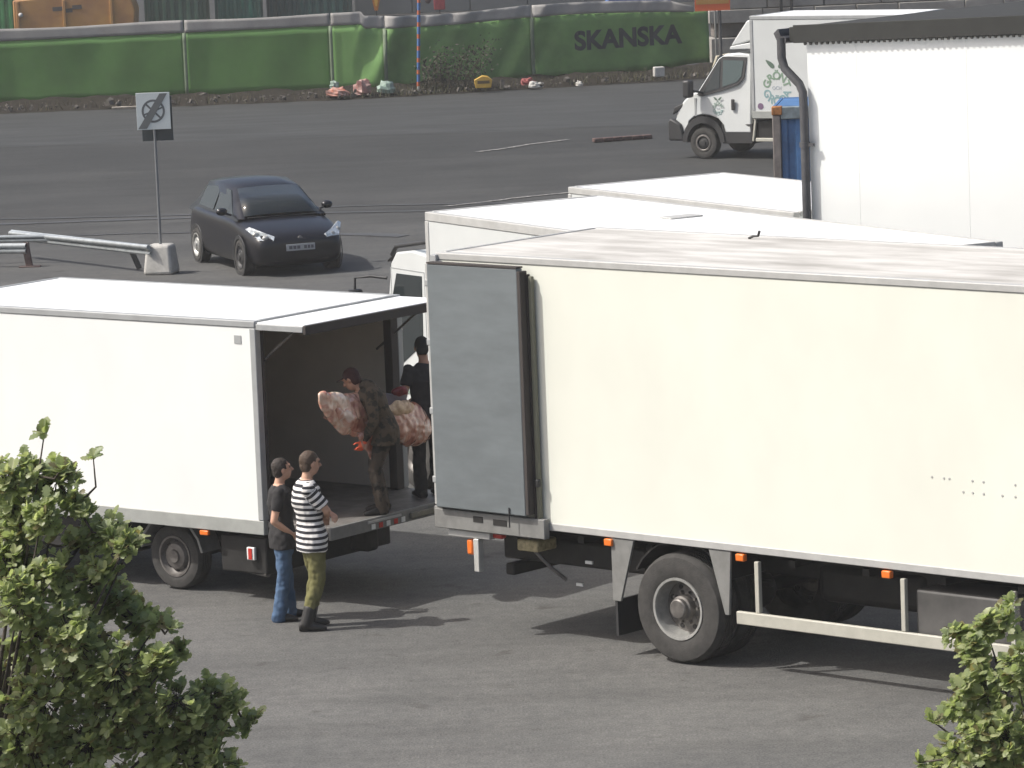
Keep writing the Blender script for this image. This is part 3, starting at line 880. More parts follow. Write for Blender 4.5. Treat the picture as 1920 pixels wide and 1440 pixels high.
mb.add([(-0.10, 0.18, 1.60), (-0.10, 1.82, 1.60), (0.40, 1.74, 2.34), (0.40, 0.26, 2.34)], [(0, 3, 2, 1)])
o = mb.build('windscreen', GLASS, vn)
o.location = (-0.03, 0, 0.02)
o.modifiers.new('t', 'SOLIDIFY').thickness = 0.02
# black lower cladding, bumper, arch
MB().prism([(-0.92, 0.42), (-0.93, 0.86), (-0.86, 0.95), (-0.58, 0.80), (-0.50, 0.42)], -0.02, 2.02).build('bumper', DARKP, vn, bevel=0.04)
MB().box(0.50, 1.30, 0.01, 1.99, 0.36, 0.83).build('sill_cladding', DARKP, vn, bevel=0.02)
pts = [(0.02 + 0.56 * math.cos(a), 0.40 + 0.60 * math.sin(a)) for a in [R(180 - 15 * i) for i in range(13)]]
pts += [(0.02 + 0.44 * math.cos(a), 0.38 + 0.46 * math.sin(a)) for a in [R(15 * i) for i in range(13)]]
MB().prism(pts, -0.022, 0.30).build('wheel_arch', DARKP, vn)
MB().box(-0.55, 0.55, 0.25, 1.75, 0.36, 1.0).build('engine_bay', CHASSIS, vn)
for sg, yy in ((-1, 0.02), (1, 1.98)):
    wheel(vn, (0.0, yy, 0.37), 0.37, 0.22, sg, 'dark', 0.20)
    wheel(vn, (3.6, yy, 0.37), 0.37, 0.22, sg, 'dark', 0.20)
    MB().lathe([(0.19, 0.014), (0.20, 0.02), (0.165, 0.03), (0.15, 0.02)], (0.0, yy, 0.37), (0, sg, 0), 24).build('rim_trim', STEEL, vn, smooth=40)
MB().prism([(-0.84, 1.02), (-0.50, 1.24), (-0.42, 1.34), (-0.78, 1.20)], 0.06, 0.20).build('headlight', DARKP, vn, bevel=0.02)
MB().box(-0.20, -0.15, -0.004, 0.02, 1.0, 1.42).build('wing_gap', RAIL, vn)
MB().box(0.78, 0.87, -0.03, 0.01, 1.14, 1.40).build('door_handle', DARKP, vn, bevel=0.03)
MB().tube([(0.02, 0.0, 1.55), (-0.12, -0.20, 1.60)], 0.025, 8).build('mirror_arm', DARKP, vn)
MB().box(-0.30, -0.10, -0.40, -0.16, 1.45, 1.86).build('mirror', DARKP, vn, bevel=0.05)
MB().box(-0.30, -0.10, 2.16, 2.40, 1.45, 1.86).build('mirror', DARKP, vn, bevel=0.05)
logo(vn, 0.42, -0.002, 1.18, 0.17, 0.9, 'logo', True)
# roof deflector
MB().prism([(0.74, 2.62), (0.92, 2.86), (1.18, 3.20), (1.27, 3.22), (1.29, 2.74), (0.98, 2.66)], 0.12, 1.88).build('roof_deflector', VWHITE, vn, bevel=0.03)
MB().prism([(0.72, 2.54), (0.74, 2.61), (1.29, 2.70), (1.29, 2.55)], 0.10, 1.90).build('deflector_base', VWHITE, vn, bevel=0.015)
be = empty('x', (0, 0, 0))
be.parent = vn
be.name = 'cargo_box'
be.location = (0, -0.06, 0)
box_body(be, 1.36, 5.3, 2.12, 0.96, 3.32, VWHITE, ROOFW, RAIL, SKIRT, None, None, 0.09, 0.17)
logo(be, 2.02, -0.004, 1.66, 0.41, 0.95, 'logo')
for xx in (1.58, 2.38):
    MB().lathe([(0.075, 0.0), (0.075, 0.006), (0.0, 0.006)], (xx, 0, 1.24), (0, -1, 0), 14).build('round_sticker', mat('plum_sticker', (0.16, 0.10, 0.17), 0.6), be)
mb = MB()
mb.box(1.38, 5.0, 0.7, 0.8, 0.62, 0.95)
mb.box(1.38, 5.0, 1.3, 1.4, 0.62, 0.95)
mb.build('chassis_rail', CHASSIS, vn)
MB().box(1.42, 2.3, 0.05, 0.5, 0.50, 0.90).build('side_locker', CHASSIS, vn, bevel=0.02)
MB().box(1.40, 2.4, -0.02, 0.06, 0.42, 0.50).build('side_rail', BAR, vn, bevel=0.01)
MB().obox((1.36, 0.02, 0.68), (0.05, 0.06, 0.52), (0, 0.15, 0)).build('side_rail', BAR, vn, bevel=0.01)
MB().tube([(3.6, 0.3, 0.37), (3.6, 1.7, 0.37)], 0.06, 8).build('axle', CHASSIS, vn)

# ---------------------------------------------------------------- dark hatchback
PAINT = mat('navy_paint', (0.006, 0.006, 0.009), 0.28, coat=0.15, spec=0.4)
CGLASS = mat('car_glass', (0.020, 0.024, 0.024), 0.08, spec=0.6)
car = empty('parked_car', (-4.50, 77.0, 0), R(-69.5))
car.scale = (1.06, 1.06, 1.06)
tag(car, 'dark navy hatchback facing the camera with its fog lamps lit', 'car')
ST = [(2.06, .60, .30, .56, .52, .58), (2.02, .72, .24, .64, .64, .68), (1.86, .80, .145, .73, .72, .77), (1.5, .855, .145, .83, .78, .87), (1.1, .875, .145, .89, .80, .94),
      (.85, .88, .145, .93, .81, .97), (0, .885, .145, .95, .82, .97), (-1.0, .885, .145, .97, .82, .98), (-1.6, .87, .145, .99, .80, .99), (-1.9, .83, .2, .98, .74, .98),
      (-2.03, .75, .25, .90, .68, .90), (-2.06, .66, .35, .80, .6, .80)]
mb = MB()
rings = []
for (x_, w_, zb, zs, ws, zc) in ST:
    half = [(0, zb), (0.8 * w_, zb), (0.965 * w_, zb + 0.07), (w_, 0.44), (w_ * 0.995, 0.64 if zs > 0.7 else (0.44 + zs) / 2), (ws + 0.035, zs - 0.03), (ws - 0.04, zs + 0.005), (ws * 0.5, (zs + zc) / 2 + 0.02), (0, zc)]
    ring = half + [(-y_, z_) for y_, z_ in half[-2:0:-1]]
    rings.append([(x_, y_, z_) for y_, z_ in ring])
nr = len(rings[0])
for rg in rings: mb.v += rg
for k in range(len(rings) - 1):
    for i in range(nr):
        mb.f.append((k * nr + i, k * nr + (i + 1) % nr, (k + 1) * nr + (i + 1) % nr, (k + 1) * nr + i))
mb.f.append(list(range(nr)))
mb.f.append(list(range((len(rings) - 1) * nr, len(rings) * nr)))
o = mb.build('body', PAINT, car, smooth=180)
sb = o.modifiers.new('s', 'SUBSURF')
sb.levels = sb.render_levels = 2
GH = [(1.02, .70, .955), (.62, .635, 1.19), (.20, .575, 1.425), (-.5, .60, 1.50), (-1.35, .565, 1.455), (-1.62, .60, 1.28), (-1.93, .66, .965)]
def gw(x_, z_):
    """half width of the greenhouse side at height z"""
    t = max(0, min(1, (z_ - 0.93) / 0.52))
    return 0.805 - 0.225 * t
mb = MB()
for (x_, hw, zt) in GH:
    half = [(0, zt + 0.03), (hw * 0.6, zt + 0.018), (hw, zt - 0.02), (gw(x_, (zt + .93) / 2), (zt + 0.93) / 2), (0.805, 0.90)]
    mb.v += [(x_, y_, z_) for y_, z_ in half] + [(x_, -y_, z_) for y_, z_ in half[:0:-1]]
nr = 9
for k in range(len(GH) - 1):
    for i in range(nr):
        mb.f.append((k * nr + i, k * nr + (i + 1) % nr, (k + 1) * nr + (i + 1) % nr, (k + 1) * nr + i))
o = mb.build('cabin', PAINT, car, smooth=60)
def curved_glass(name, rows):
    mb_ = MB()
    n_ = 8
    for (x_, hw, z_) in rows:
        for i in range(n_ + 1):
            t = i / n_ * 2 - 1
            mb_.v.append((x_ - (0.05 * t * t if x_ > 0 else -0.04 * t * t), t * hw, z_ + 0.025 * (1 - t * t)))
    for k in range(len(rows) - 1):
        for i in range(n_):
            a = k * (n_ + 1) + i
            mb_.f.append((a, a + 1, a + n_ + 2, a + n_ + 1))
    o_ = mb_.build(name, CGLASS, car, smooth=180)
    o_.modifiers.new('t', 'SOLIDIFY').thickness = 0.012
curved_glass('windscreen', [(1.06, .68, .985), (.68, .62, 1.195), (.29, .545, 1.405)])
curved_glass('rear_window', [(-1.46, .50, 1.42), (-1.70, .54, 1.26), (-1.90, .58, 1.07)])
for sgn in (1, -1):
    for pts in ([(.70, .985), (-.42, 1.0), (-.42, 1.405), (.12, 1.375)], [(-.50, 1.0), (-1.38, 1.03), (-1.30, 1.36), (-.50, 1.41)]):
        mb_ = MB()
        vs = [(x_, sgn * (gw(x_, z_) + 0.012), z_) for x_, z_ in pts] + [(x_, sgn * (gw(x_, z_) - 0.03), z_) for x_, z_ in pts]
        mb_.add(vs, [(0, 1, 2, 3), (7, 6, 5, 4), (0, 4, 5, 1), (1, 5, 6, 2), (2, 6, 7, 3), (3, 7, 4, 0)])
        mb_.build('side_window', CGLASS, car)
    for ax in (1.28, -1.30):
        MB().lathe([(0.36, 0.0), (0.355, 0.012), (0.30, 0.012)], (ax, sgn * 0.872, 0.33), (0, sgn, 0), 28).build('wheel_arch', DARKP, car)
        wheel(car, (ax, sgn * (0.885 if ax < 0 else 0.865), 0.315), 0.315, 0.2, sgn, 'alloy' if ax < 0 else 'dark', 0.21)
    MB().tube([(.66, sgn * 0.80, 0.99), (.64, sgn * 0.90, 1.02)], 0.02, 8).build('mirror_arm', DARKP, car)
    MB().ball((.62, sgn * 0.965, 1.055), (0.075, 0.105, 0.07)).build('mirror', PAINT, car, smooth=180)
    hl = MB()
    hl.add([(1.99, sgn * .46, .60), (1.93, sgn * .70, .62), (1.62, sgn * .845, .80), (1.66, sgn * .78, .835), (1.90, sgn * .58, .735), (1.98, sgn * .44, .675)], [(0, 1, 2, 3, 4, 5) if sgn > 0 else (5, 4, 3, 2, 1, 0)])
    o = hl.build('headlight', mat('headlight_lens', (0.80, 0.84, 0.86), 0.12, 0.2, var=0.45, vs=16), car)
    so = o.modifiers.new('t', 'SOLIDIFY')
    so.thickness = 0.05
    so.offset = 1.0 if sgn < 0 else 1.0
    for q in ((1.90, .60, .675), (1.78, .74, .735)):
        MB().ball((q[0] + 0.05, sgn * q[1], q[2]), (0.045, 0.06, 0.045)).build('lamp_reflector', CHROME, car, smooth=180)
    MB().lathe([(0.045, 0.0), (0.038, 0.012), (0.0, 0.018)], (1.985, sgn * 0.66, 0.36), (0.93, sgn * 0.36, 0), 14).build('fog_lamp', mat('fog_lamp_lit', (0.9, 0.88, 0.8), 0.3, emit=(1.0, 0.93, 0.78), estr=3.0), car)
MB().box(2.035, 2.062, -.27, .25, .435, .55).build('number_plate', mat('plate_white', (0.34, 0.35, 0.36), 0.5), car, bevel=0.006)
for k, (a, b) in enumerate(((-.22, -.16), (-.145, -.09), (-.075, -.02), (.05, .10), (.115, .16), (.175, .22))):
    MB().box(2.0635, 2.066, a, b, .465, .52).build('plate_character', mat('plate_ink', (0.10, 0.10, 0.11), 0.6), car)
MB().box(1.985, 2.035, -.50, .50, .26, .38).build('lower_grille', DARKP, car, bevel=0.02)
MB().box(1.99, 2.025, -.36, .36, .60, .655).build('upper_grille', DARKP, car, bevel=0.015)
MB().lathe([(0.05, 0), (0.045, 0.01), (0, 0.012)], (2.02, 0, .635), (1, 0, 0.2), 14).build('badge', STEEL, car)
MB().box(.98, 1.06, -.62, .62, .945, .962).build('wiper_cowl', DARKP, car, bevel=0.005)
MB().obox((1.95, .58, .30), (0.03, 0.2, 0.02), (0, 0, -0.3)).build('bumper_trim', STEEL, car)

# ---------------------------------------------------------------- blue container beside the van
CB = mat('container_blue', (0.055, 0.15, 0.33), 0.55, var=0.35, vs=2.5)
ct = empty('container', (5.02, 76.6, 0), R(-8))
tag(ct, 'blue steel container with rusty orange corner in front of the white van', 'container')
mb = MB()
nc = 16
pts = []
x = 0.16
while x < 5.6:
    pts += [(x, 0.06), (x + 0.10, 0.06), (x + 0.14, 0.10), (x + 0.24, 0.10)]
    x += 0.28
mb.prism(pts + [(x, 0.14), (0.16, 0.14)], 0.15, 2.36, axis='z')
mb.build('side_wall', CB, ct)
MB().box(0.16, x, 0.0, 0.12, 2.37, 2.60).build('top_rail', mat('container_rail', (0.16, 0.20, 0.22), 0.6, var=0.4, vs=6), ct, bevel=0.015)
MB().box(0.16, x, 0.0, 0.12, 0.0, 0.14).build('bottom_rail', CB, ct, bevel=0.015)
MB().box(0.0, 0.15, 0.0, 0.16, 0.15, 2.44).build('corner_post', mat('post_grey', (0.17, 0.15, 0.14), 0.6, var=0.3, vs=5), ct, bevel=0.015)
MB().box(-0.01, 0.19, -0.01, 0.19, 2.445, 2.61).build('corner_casting', mat('rust_orange', (0.32, 0.13, 0.035), 0.7, var=0.4, vs=14), ct, bevel=0.02)
MB().box(-0.01, 0.19, -0.01, 0.19, 0.0, 0.145).build('corner_casting', MATS['rust_orange'], ct, bevel=0.02)
MB().box(0.0, 0.05, 0.17, 2.4, 0.0, 2.6).build('end_wall', CB, ct)
MB().box(0.06, x, 2.3, 2.4, 0.0, 2.6).build('side_wall', CB, ct)
MB().box(0.06, x, 0.13, 2.3, 2.5, 2.59).build('roof', CB, ct)

# ================================================================ STREET FURNITURE
SIGNW = mat('sign_face', (0.58, 0.63, 0.63), 0.45, var=0.06, vs=5)
SIGNG = mat('sign_grey', (0.11, 0.12, 0.125), 0.5)
SIGNB = mat('sign_back', (0.045, 0.055, 0.060), 0.5, 0.3)
sg_ = empty('road_sign', (-6.40, 76.2, 0))
tag(sg_, 'white square end-of-zone road sign with grey slash on thin pole', 'sign')
MB().tube([(0, 0, 0.45), (0, 0, 3.34)], 0.026, 10).build('pole', mat('galvanised', (0.20, 0.21, 0.22), 0.5, 0.5), sg_, smooth=40)
p1 = MB().box(-0.31, 0.31, -0.075, -0.055, 2.68, 3.36).build('sign_plate', SIGNW, sg_, bevel=0.004)
mb = MB()
for i in range(32):
    a, b = 2 * math.pi * i / 32, 2 * math.pi * (i + 1) / 32
    c1, s1, c2, s2 = math.cos(a), math.sin(a), math.cos(b), math.sin(b)
    mb.add([(c1 * .175, -.078, 3.02 + s1 * .175), (c2 * .175, -.078, 3.02 + s2 * .175), (c2 * .215, -.078, 3.02 + s2 * .215), (c1 * .215, -.078, 3.02 + s1 * .215)], [(0, 1, 2, 3)])
mb.obox((0, -.0775, 3.02), (0.36, 0.001, 0.035), (0, R(45), 0))
mb.obox((0, -.0777, 3.02), (0.36, 0.001, 0.03), (0, R(-20), 0))
mb.build('symbol', SIGNG, p1)
MB().prism([(-0.29, 2.70), (-0.13, 2.70), (0.27, 3.34), (0.13, 3.34)], -0.083, -0.0795).build('slash', mat('slash_grey', (0.13, 0.14, 0.14), 0.5), p1)
p2 = MB().box(-0.235, 0.335, 0.055, 0.075, 2.46, 3.28).build('sign_plate', SIGNB, sg_, bevel=0.004)  # rear plate in shadow: the shade is put into its dark colour
p2['label'] = 'back of the second plate, its shade put into the dark colour'
for z in (2.8, 3.2):
    MB().box(-0.05, 0.05, -0.054, 0.054, z - 0.02, z + 0.02).build('clamp', STEEL, sg_)
CONC = mat('concrete', (0.44, 0.43, 0.40), 0.9, var=0.2, vs=7, bump=0.2, bs=30)
mb = MB()
b0, b1 = 0.285, 0.225
mb.add([(-b0, -b0, 0), (b0, -b0, 0), (b0, b0, 0), (-b0, b0, 0), (-b1, -b1, .55), (b1, -b1, .55), (b1, b1, .55), (-b1, b1, .55)],
       [(0, 3, 2, 1), (4, 5, 6, 7), (0, 1, 5, 4), (1, 2, 6, 5), (2, 3, 7, 6), (3, 0, 4, 7)])
cb_ = mb.build('concrete_block', CONC, bevel=0.06, seg=3)
cb_.location = (-6.40, 76.2, 0)
cb_.rotation_euler = (0, 0, R(-12))
tag(cb_, 'tapered concrete block holding up the square road sign', 'block')

GUARD = mat('guard_rail_steel', (0.40, 0.43, 0.44), 0.4, 0.5, var=0.2, vs=6)
RUSTP = mat('rusty_post', (0.13, 0.09, 0.08), 0.8, var=0.4, vs=10)
def wbeam(p0, p1, z, h, m, root, name='rail_beam'):
    p0, p1 = Vector(p0), Vector(p1)
    d = (p1 - p0).normalized()
    q = Vector((-d.y, d.x, 0))
    pr = [(0, -h / 2), (-0.05, -h * 0.32), (-0.05, -h * 0.16), (0, 0), (-0.05, h * 0.16), (-0.05, h * 0.32), (0, h / 2), (0.012, h / 2), (-0.03, h * 0.3), (-0.03, h * 0.18), (0.02, 0), (-0.03, -h * 0.18), (-0.03, -h * 0.3), (0.012, -h / 2)]
    mb_ = MB()
    n_ = len(pr)
    for P in (p0, p1):
        mb_.v += [tuple(P + q * a + Vector((0, 0, z + b))) for a, b in pr]
    mb_.f += [(i, (i + 1) % n_, n_ + (i + 1) % n_, n_ + i) for i in range(n_)] + [list(range(n_)), list(range(n_, 2 * n_))]
    return mb_.build(name, m, root)
gr = empty('guard_rail', (-9.6, 80.0, 0))
tag(gr, 'low steel guard rail running up to the concrete block', 'guard rail')
wbeam((0, 0, 0), (3.05, -4.05, 0), 0.46, 0.20, GUARD, gr)
MB().tube([(-0.02, -.05, .50), (3.0, -4.08, .53)], 0.045, 10).build('top_tube', GUARD, gr, smooth=40)
MB().obox((2.62, -2.85, 0.22), (0.10, 0.07, 0.46), (0, R(-22), 0)).build('post', DARKP, gr, bevel=0.01)
MB().obox((0.35, -0.5, 0.2), (0.10, 0.07, 0.42), (0, R(-5), 0)).build('post', RUSTP, gr, bevel=0.01)
gr2 = empty('guard_rail', (-9.18, 78.3, 0))
tag(gr2, 'short low guard rail end on a rusty post at the left edge', 'guard rail')
wbeam((-3.0, 0.9, 0), (0.05, -0.05, 0), 0.36, 0.20, GUARD, gr2)
wbeam((-3.0, 1.3, 0), (0.5, 0.55, 0), 0.48, 0.14, GUARD, gr2)
MB().obox((0.06, 0.02, 0.23), (0.13, 0.10, 0.46), (0, R(-8), 0)).build('post', RUSTP, gr2, bevel=0.01)
MB().box(-0.1, 0.3, -0.12, 0.12, 0.0, 0.02).build('foot_plate', RUSTP, gr2)

# low red-brown kerb in front of the van
MB_k = MB()
for k in range(6):
    MB_k.box(k * 0.26, k * 0.26 + 0.25, 0, 0.18, 0.0, 0.10)
o = MB_k.build('wheel_stop', mat('brown_kerb', (0.10, 0.062, 0.056), 0.8, var=0.3, vs=8), bevel=0.02)
o.location = (2.28, 102.0, 0.012)
o.rotation_euler = (0, 0, R(20))
tag(o, 'low red-brown kerb strip lying on the road left of the van', 'kerb')

# ================================================================ ALONG AND BEHIND THE FENCE
# striped pole leaning at the fence
sp = empty('striped_pole', (-2.42, 122.0, 0))
tag(sp, 'leaning blue and orange striped pole in front of the green fence', 'pole')
PB = mat('pole_blue', (0.045, 0.13, 0.33), 0.6)
PO = mat('pole_orange', (0.42, 0.10, 0.035), 0.6)
PW = mat('pole_white', (0.5, 0.5, 0.48), 0.6)
a0, a1 = Vector((0, 0, 0.0)), Vector((0.16, 0.0, 3.3))
z = 0.0
for k, (ln, m) in enumerate([(0.26, PW)] + [((0.13, PO), (0.22, PB))[k % 2] for k in range(17)]):
    q0, q1 = a0.lerp(a1, z / 3.3), a0.lerp(a1, (z + ln) / 3.3)
    MB().tube([q0, q1], 0.05 if m is not PW else 0.035, 10).build('band', m, sp, smooth=40)
    z += ln

def tagb(name, mb_, m, label, cat, loc=(0, 0, 0), rz=0, bevel=0.0, smooth=None):
    o_ = mb_.build(name, m, None, bevel, smooth)
    o_.location = loc
    o_.rotation_euler = (0, 0, rz)
    return tag(o_, label, cat)

# rubbish on the verge
yb_ = empty('plastic_crate', (-0.72, 121.5, 0.16))
tag(yb_, 'yellow plastic crate with dark lettering lying at the roadside', 'crate')
YEL = mat('crate_yellow', (0.50, 0.31, 0.04), 0.6, var=0.2, vs=6)
mb = MB().prism([(0, 0), (0.46, 0), (0.5, 0.22), (0.36, 0.34), (0.2, 0.36), (-0.04, 0.24)], 0, 0.3)
mb.build('crate_body', YEL, yb_, bevel=0.02)
MB().box(0.06, 0.42, -0.006, 0.0, 0.13, 0.22).build('print', mat('crate_print', (0.09, 0.06, 0.02), 0.7), yb_)
def rag(loc, s, m, label, cat, seed, name):
    mb_ = MB()
    n_, k_ = 12, 8
    for i in range(k_ + 1):
        th = math.pi * i / k_
        for j in range(n_):
            a = 2 * math.pi * j / n_
            p = Vector((math.sin(th) * math.cos(a), math.sin(th) * math.sin(a), math.cos(th)))
            f = 1 + 0.45 * noise.noise(p * 1.8 + Vector((seed, 0, 0))) + 0.25 * noise.noise(p * 4 + Vector((0, seed, 0)))
            mb_.v.append((p.x * s[0] * f, p.y * s[1] * f, max(0, p.z + 0.6) * s[2] * f))
    for i in range(k_):
        for j in range(n_):
            mb_.f.append((i * n_ + j, i * n_ + (j + 1) % n_, (i + 1) * n_ + (j + 1) % n_, (i + 1) * n_ + j))
    return tagb(name, mb_, m, label, cat, loc)
PINK = mat('pink_plastic', (0.26, 0.10, 0.085), 0.6, col2=(0.34, 0.24, 0.21), vs=6)
rag((-4.05, 121.4, 0.12), (0.30, 0.22, 0.26), PINK, 'crumpled reddish plastic heap at the foot of the fence', 'rubbish', 3, 'plastic_heap')
rag((-4.75, 121.2, 0.10), (0.36, 0.2, 0.16), mat('pale_pink', (0.42, 0.29, 0.25), 0.6, col2=(0.38, 0.11, 0.06), vs=7), 'pale pink and orange plastic beside the reddish heap', 'rubbish', 8, 'plastic_wrap')
rag((-3.35, 121.6, 0.12), (0.28, 0.2, 0.2), mat('mint_plastic', (0.28, 0.37, 0.31), 0.5, var=0.3, vs=8), 'pale mint plastic bag right of the reddish heap', 'bag', 12, 'plastic_bag')
rag((-4.9, 121.95, 0.3), (0.14, 0.12, 0.14), MATS['mint_plastic'], 'small mint plastic scrap left above the reddish heap', 'bag', 15, 'plastic_bag')
rag((0.82, 122.4, 0.14), (0.22, 0.14, 0.13), mat('dull_red', (0.30, 0.075, 0.07), 0.7, var=0.2, vs=7), 'dull red scrap right of the yellow crate', 'rubbish', 20, 'red_scrap')
rag((1.05, 122.2, 0.05), (0.22, 0.12, 0.12), CONC, 'grey chunk of concrete below the dull red scrap', 'stone', 24, 'concrete_chunk')
rag((2.35, 122.35, 0.05), (0.11, 0.08, 0.09), mat('pale_stone', (0.55, 0.53, 0.48), 0.8), 'small pale stone by the road below the dark lettering', 'stone', 27, 'stone')
tagb('plank', MB().box(-0.75, 0.75, -0.06, 0.06, 0, 0.05), mat('pale_plank', (0.40, 0.36, 0.30), 0.8, var=0.3, vs=6), 'pale plank lying at the road edge behind the road sign', 'plank', (-10.6, 120.7, 0.05), R(4), 0.01)
tagb('concrete_slab', MB().prism([(0, 0), (0.5, 0), (0.62, 0.62), (0.2, 0.55)], 0, 0.2), mat('beige_slab', (0.40, 0.37, 0.29), 0.85, var=0.2, vs=4), 'beige broken slab leaning beside the white van bonnet', 'slab', (6.35, 124.3, 0.1), R(8), 0.02)
tagb('concrete_footing', MB().box(-0.16, 0.16, -0.12, 0.12, 0, 0.3), CONC, 'small grey fence footing under the end of the lettering', 'footing', (4.75, 123.4, 0.16), 0.2, 0.03)

# brown straggly shrub in front of the banner
shb = empty('straggly_shrub', (-1.55, 122.3, 0))
tag(shb, 'brown straggly shrub in front of the green fence beside the striped pole', 'shrub')
rnd = random.Random(21)
tw, lf = MB(), MB()
for k in range(26):
    b0 = Vector((rnd.uniform(-0.7, 0.7), rnd.uniform(-0.25, 0.35), 0.05))
    tip = b0 + Vector((rnd.uniform(-0.4, 1.0), rnd.uniform(-0.25, 0.15), rnd.uniform(0.5, 1.6)))
    mid = (b0 + tip) / 2 + Vector((rnd.uniform(-.1, .1), rnd.uniform(-.1, .1), 0.08))
    tw.tube([b0, mid, tip], [0.014, 0.009, 0.003], 5)
    for q in range(42):
        t = rnd.random() ** 0.7
        p = (b0.lerp(mid, t * 2) if t < 0.5 else mid.lerp(tip, t * 2 - 1)) + Vector((rnd.gauss(0, .13), rnd.gauss(0, .1), rnd.gauss(0, .1)))
        u = Vector((rnd.uniform(-1, 1), rnd.uniform(-1, 1), rnd.uniform(-1, 1))).normalized()
        v = u.orthogonal().normalized()
        s = rnd.uniform(0.03, 0.065)
        lf.add([p - u * s, p + v * s * 0.5, p + u * s, p - v * s * 0.5], [(0, 1, 2, 3)])
tw.build('stems', mat('shrub_stem', (0.06, 0.045, 0.03), 0.9), shb)
lf.build('foliage', mat('shrub_leaf', (0.045, 0.040, 0.024), 0.9, col2=(0.024, 0.026, 0.014), vs=3), shb)

# containers and clutter on the building site
def site_container(name, label, x0, y0, L, rz, col, hgt=2.6, dep=2.4, z0=0.0):
    rt_ = empty(name, (x0, y0, z0), rz)
    tag(rt_, label, 'container')
    mm = mat('site_' + name + str(round(x0)), col, 0.6, var=0.25, vs=1.2)
    pts = []
    x_ = 0.12
    while x_ < L - 0.3:
        pts += [(x_, 0.0), (x_ + 0.11, 0.0), (x_ + 0.16, 0.07), (x_ + 0.27, 0.07)]
        x_ += 0.32
    MB().prism(pts + [(x_, 0.12), (0.12, 0.12)], 0.16, hgt - 0.12, axis='z').build('side_wall', mm, rt_)
    dk = mat('site_rail_' + name + str(round(x0)), tuple(c * 0.6 for c in col), 0.6)
    MB().box(0, x_ + 0.1, -0.02, 0.12, 0, 0.15).build('bottom_rail', dk, rt_)
    MB().box(0, x_ + 0.1, -0.02, 0.12, hgt - 0.11, hgt).build('top_rail', dk, rt_)
    for q in (0, x_):
        MB().box(q, q + 0.11, -0.03, 0.13, 0.155, hgt - 0.115).build('corner_post', dk, rt_)
    MB().box(0.02, x_ + 0.08, 0.13, dep, 0.02, hgt - 0.02).build('container_body', mm, rt_)
    return rt_
site_container('site_container', 'bright green corrugated container at the top left corner behind the fence', -25.0, 165.5, 6.0, 0, (0.045, 0.22, 0.075))
site_container('site_container', 'dark green corrugated container right of the yellow skip', -14.1, 166, 2.6, 0, (0.028, 0.085, 0.055))
site_container('site_container', 'teal green container behind the fence, in the middle of the green row', -11.35, 167, 1.9, 0, (0.02, 0.125, 0.085))
site_container('site_container', 'dark teal corrugated container at the right end of the green row', -9.35, 168.5, 3.3, 0, (0.018, 0.070, 0.062))
sk = empty('yellow_skip', (-19.0, 163, 0.0))
tag(sk, 'ochre yellow skip with dark marking standing behind the fence', 'skip')
OCH = mat('ochre_paint', (0.42, 0.22, 0.055), 0.65, col2=(0.30, 0.14, 0.05), vs=0.9)
mb = MB()
mb.prism([(0, 0.02), (4.72, 0.30), (4.78, 1.0), (4.55, 1.75), (0.0, 1.55)], 0, 2.0)
mb.build('skip_body', OCH, sk, bevel=0.05)
MB().prism([(0.9, 0.02), (4.74, 0.22), (4.74, 0.46), (0.9, 0.26)], -0.06, -0.004).build('skid_beam', mat('skip_dark', (0.085, 0.05, 0.03), 0.8), sk)
for (xa, za, ln) in ((1.55, 1.16, 0.5), (2.05, 1.08, 0.28), (2.32, 1.20, 0.38)):
    MB().obox((xa + ln / 2, -0.012, za), (ln, 0.01, 0.16), (0, -0.04, 0)).build('marking', mat('skip_mark', (0.06, 0.05, 0.045), 0.7), sk)
for xx in (0.12, 1.95, 3.8):
    MB().box(xx, xx + 0.12, -0.08, -0.002, 0.1 + xx * 0.05, 1.5).build('rib', OCH, sk, bevel=0.02)
MB().ball((0.30, -0.1, 0.98), 0.09).build('hook', PW, sk, smooth=180)

# grey site hut wall, drum sign, red box, orange board
hut = empty('site_hut', (-5.9, 172, 0))
tag(hut, 'long grey site hut whose wall shows above the fence', 'hut')
HG = mat('hut_grey', (0.115, 0.125, 0.13), 0.7, var=0.15, vs=0.7)
for k in range(7):
    MB().box(k * 2.4 + 0.02, k * 2.4 + 2.38, 0, 0.1, 0, 3.0).build('wall_panel', HG, hut, bevel=0.02)
MB().box(0, 16.8, 0.11, 3.0, 0.0, 3.0).build('hut_body', HG, hut)
MB().box(-0.1, 16.9, -0.1, 3.1, 3.0, 3.12).build('roof', SIGNB, hut)
om = empty('marker_post', (-3.62, 124.4, 0))
tag(om, 'orange-yellow pointed marker board standing up behind the fence', 'marker')
MB().prism([(-0.13, 2.85), (-0.05, 2.42), (0.05, 2.42), (0.15, 2.85), (0.15, 3.3), (-0.13, 3.3)], -0.02, 0.02).build('board', mat('marker_orange', (0.42, 0.15, 0.03), 0.6, var=0.2, vs=6), om)
MB().prism([(-0.075, 2.9), (-0.02, 2.55), (0.03, 2.55), (0.09, 2.9), (0.09, 3.3), (-0.075, 3.3)], -0.03, -0.021).build('board_face', mat('marker_yellow', (0.55, 0.32, 0.06), 0.6), om)
MB().tube([(0, 0.06, 0), (0, 0.06, 3.2)], 0.02, 6).build('post', DARKP, om)
rb = empty('red_lantern', (-1.72, 124.6, 0))
tag(rb, 'dull red box on a post standing behind the fence', 'lamp')
MB().box(-0.17, 0.17, -0.1, 0.1, 2.36, 2.75).build('box', mat('lantern_red', (0.28, 0.05, 0.06), 0.6, var=0.3, vs=8), rb, bevel=0.02)
MB().tube([(0, 0, 0), (0, 0, 2.37)], 0.02, 6).build('post', DARKP, rb)
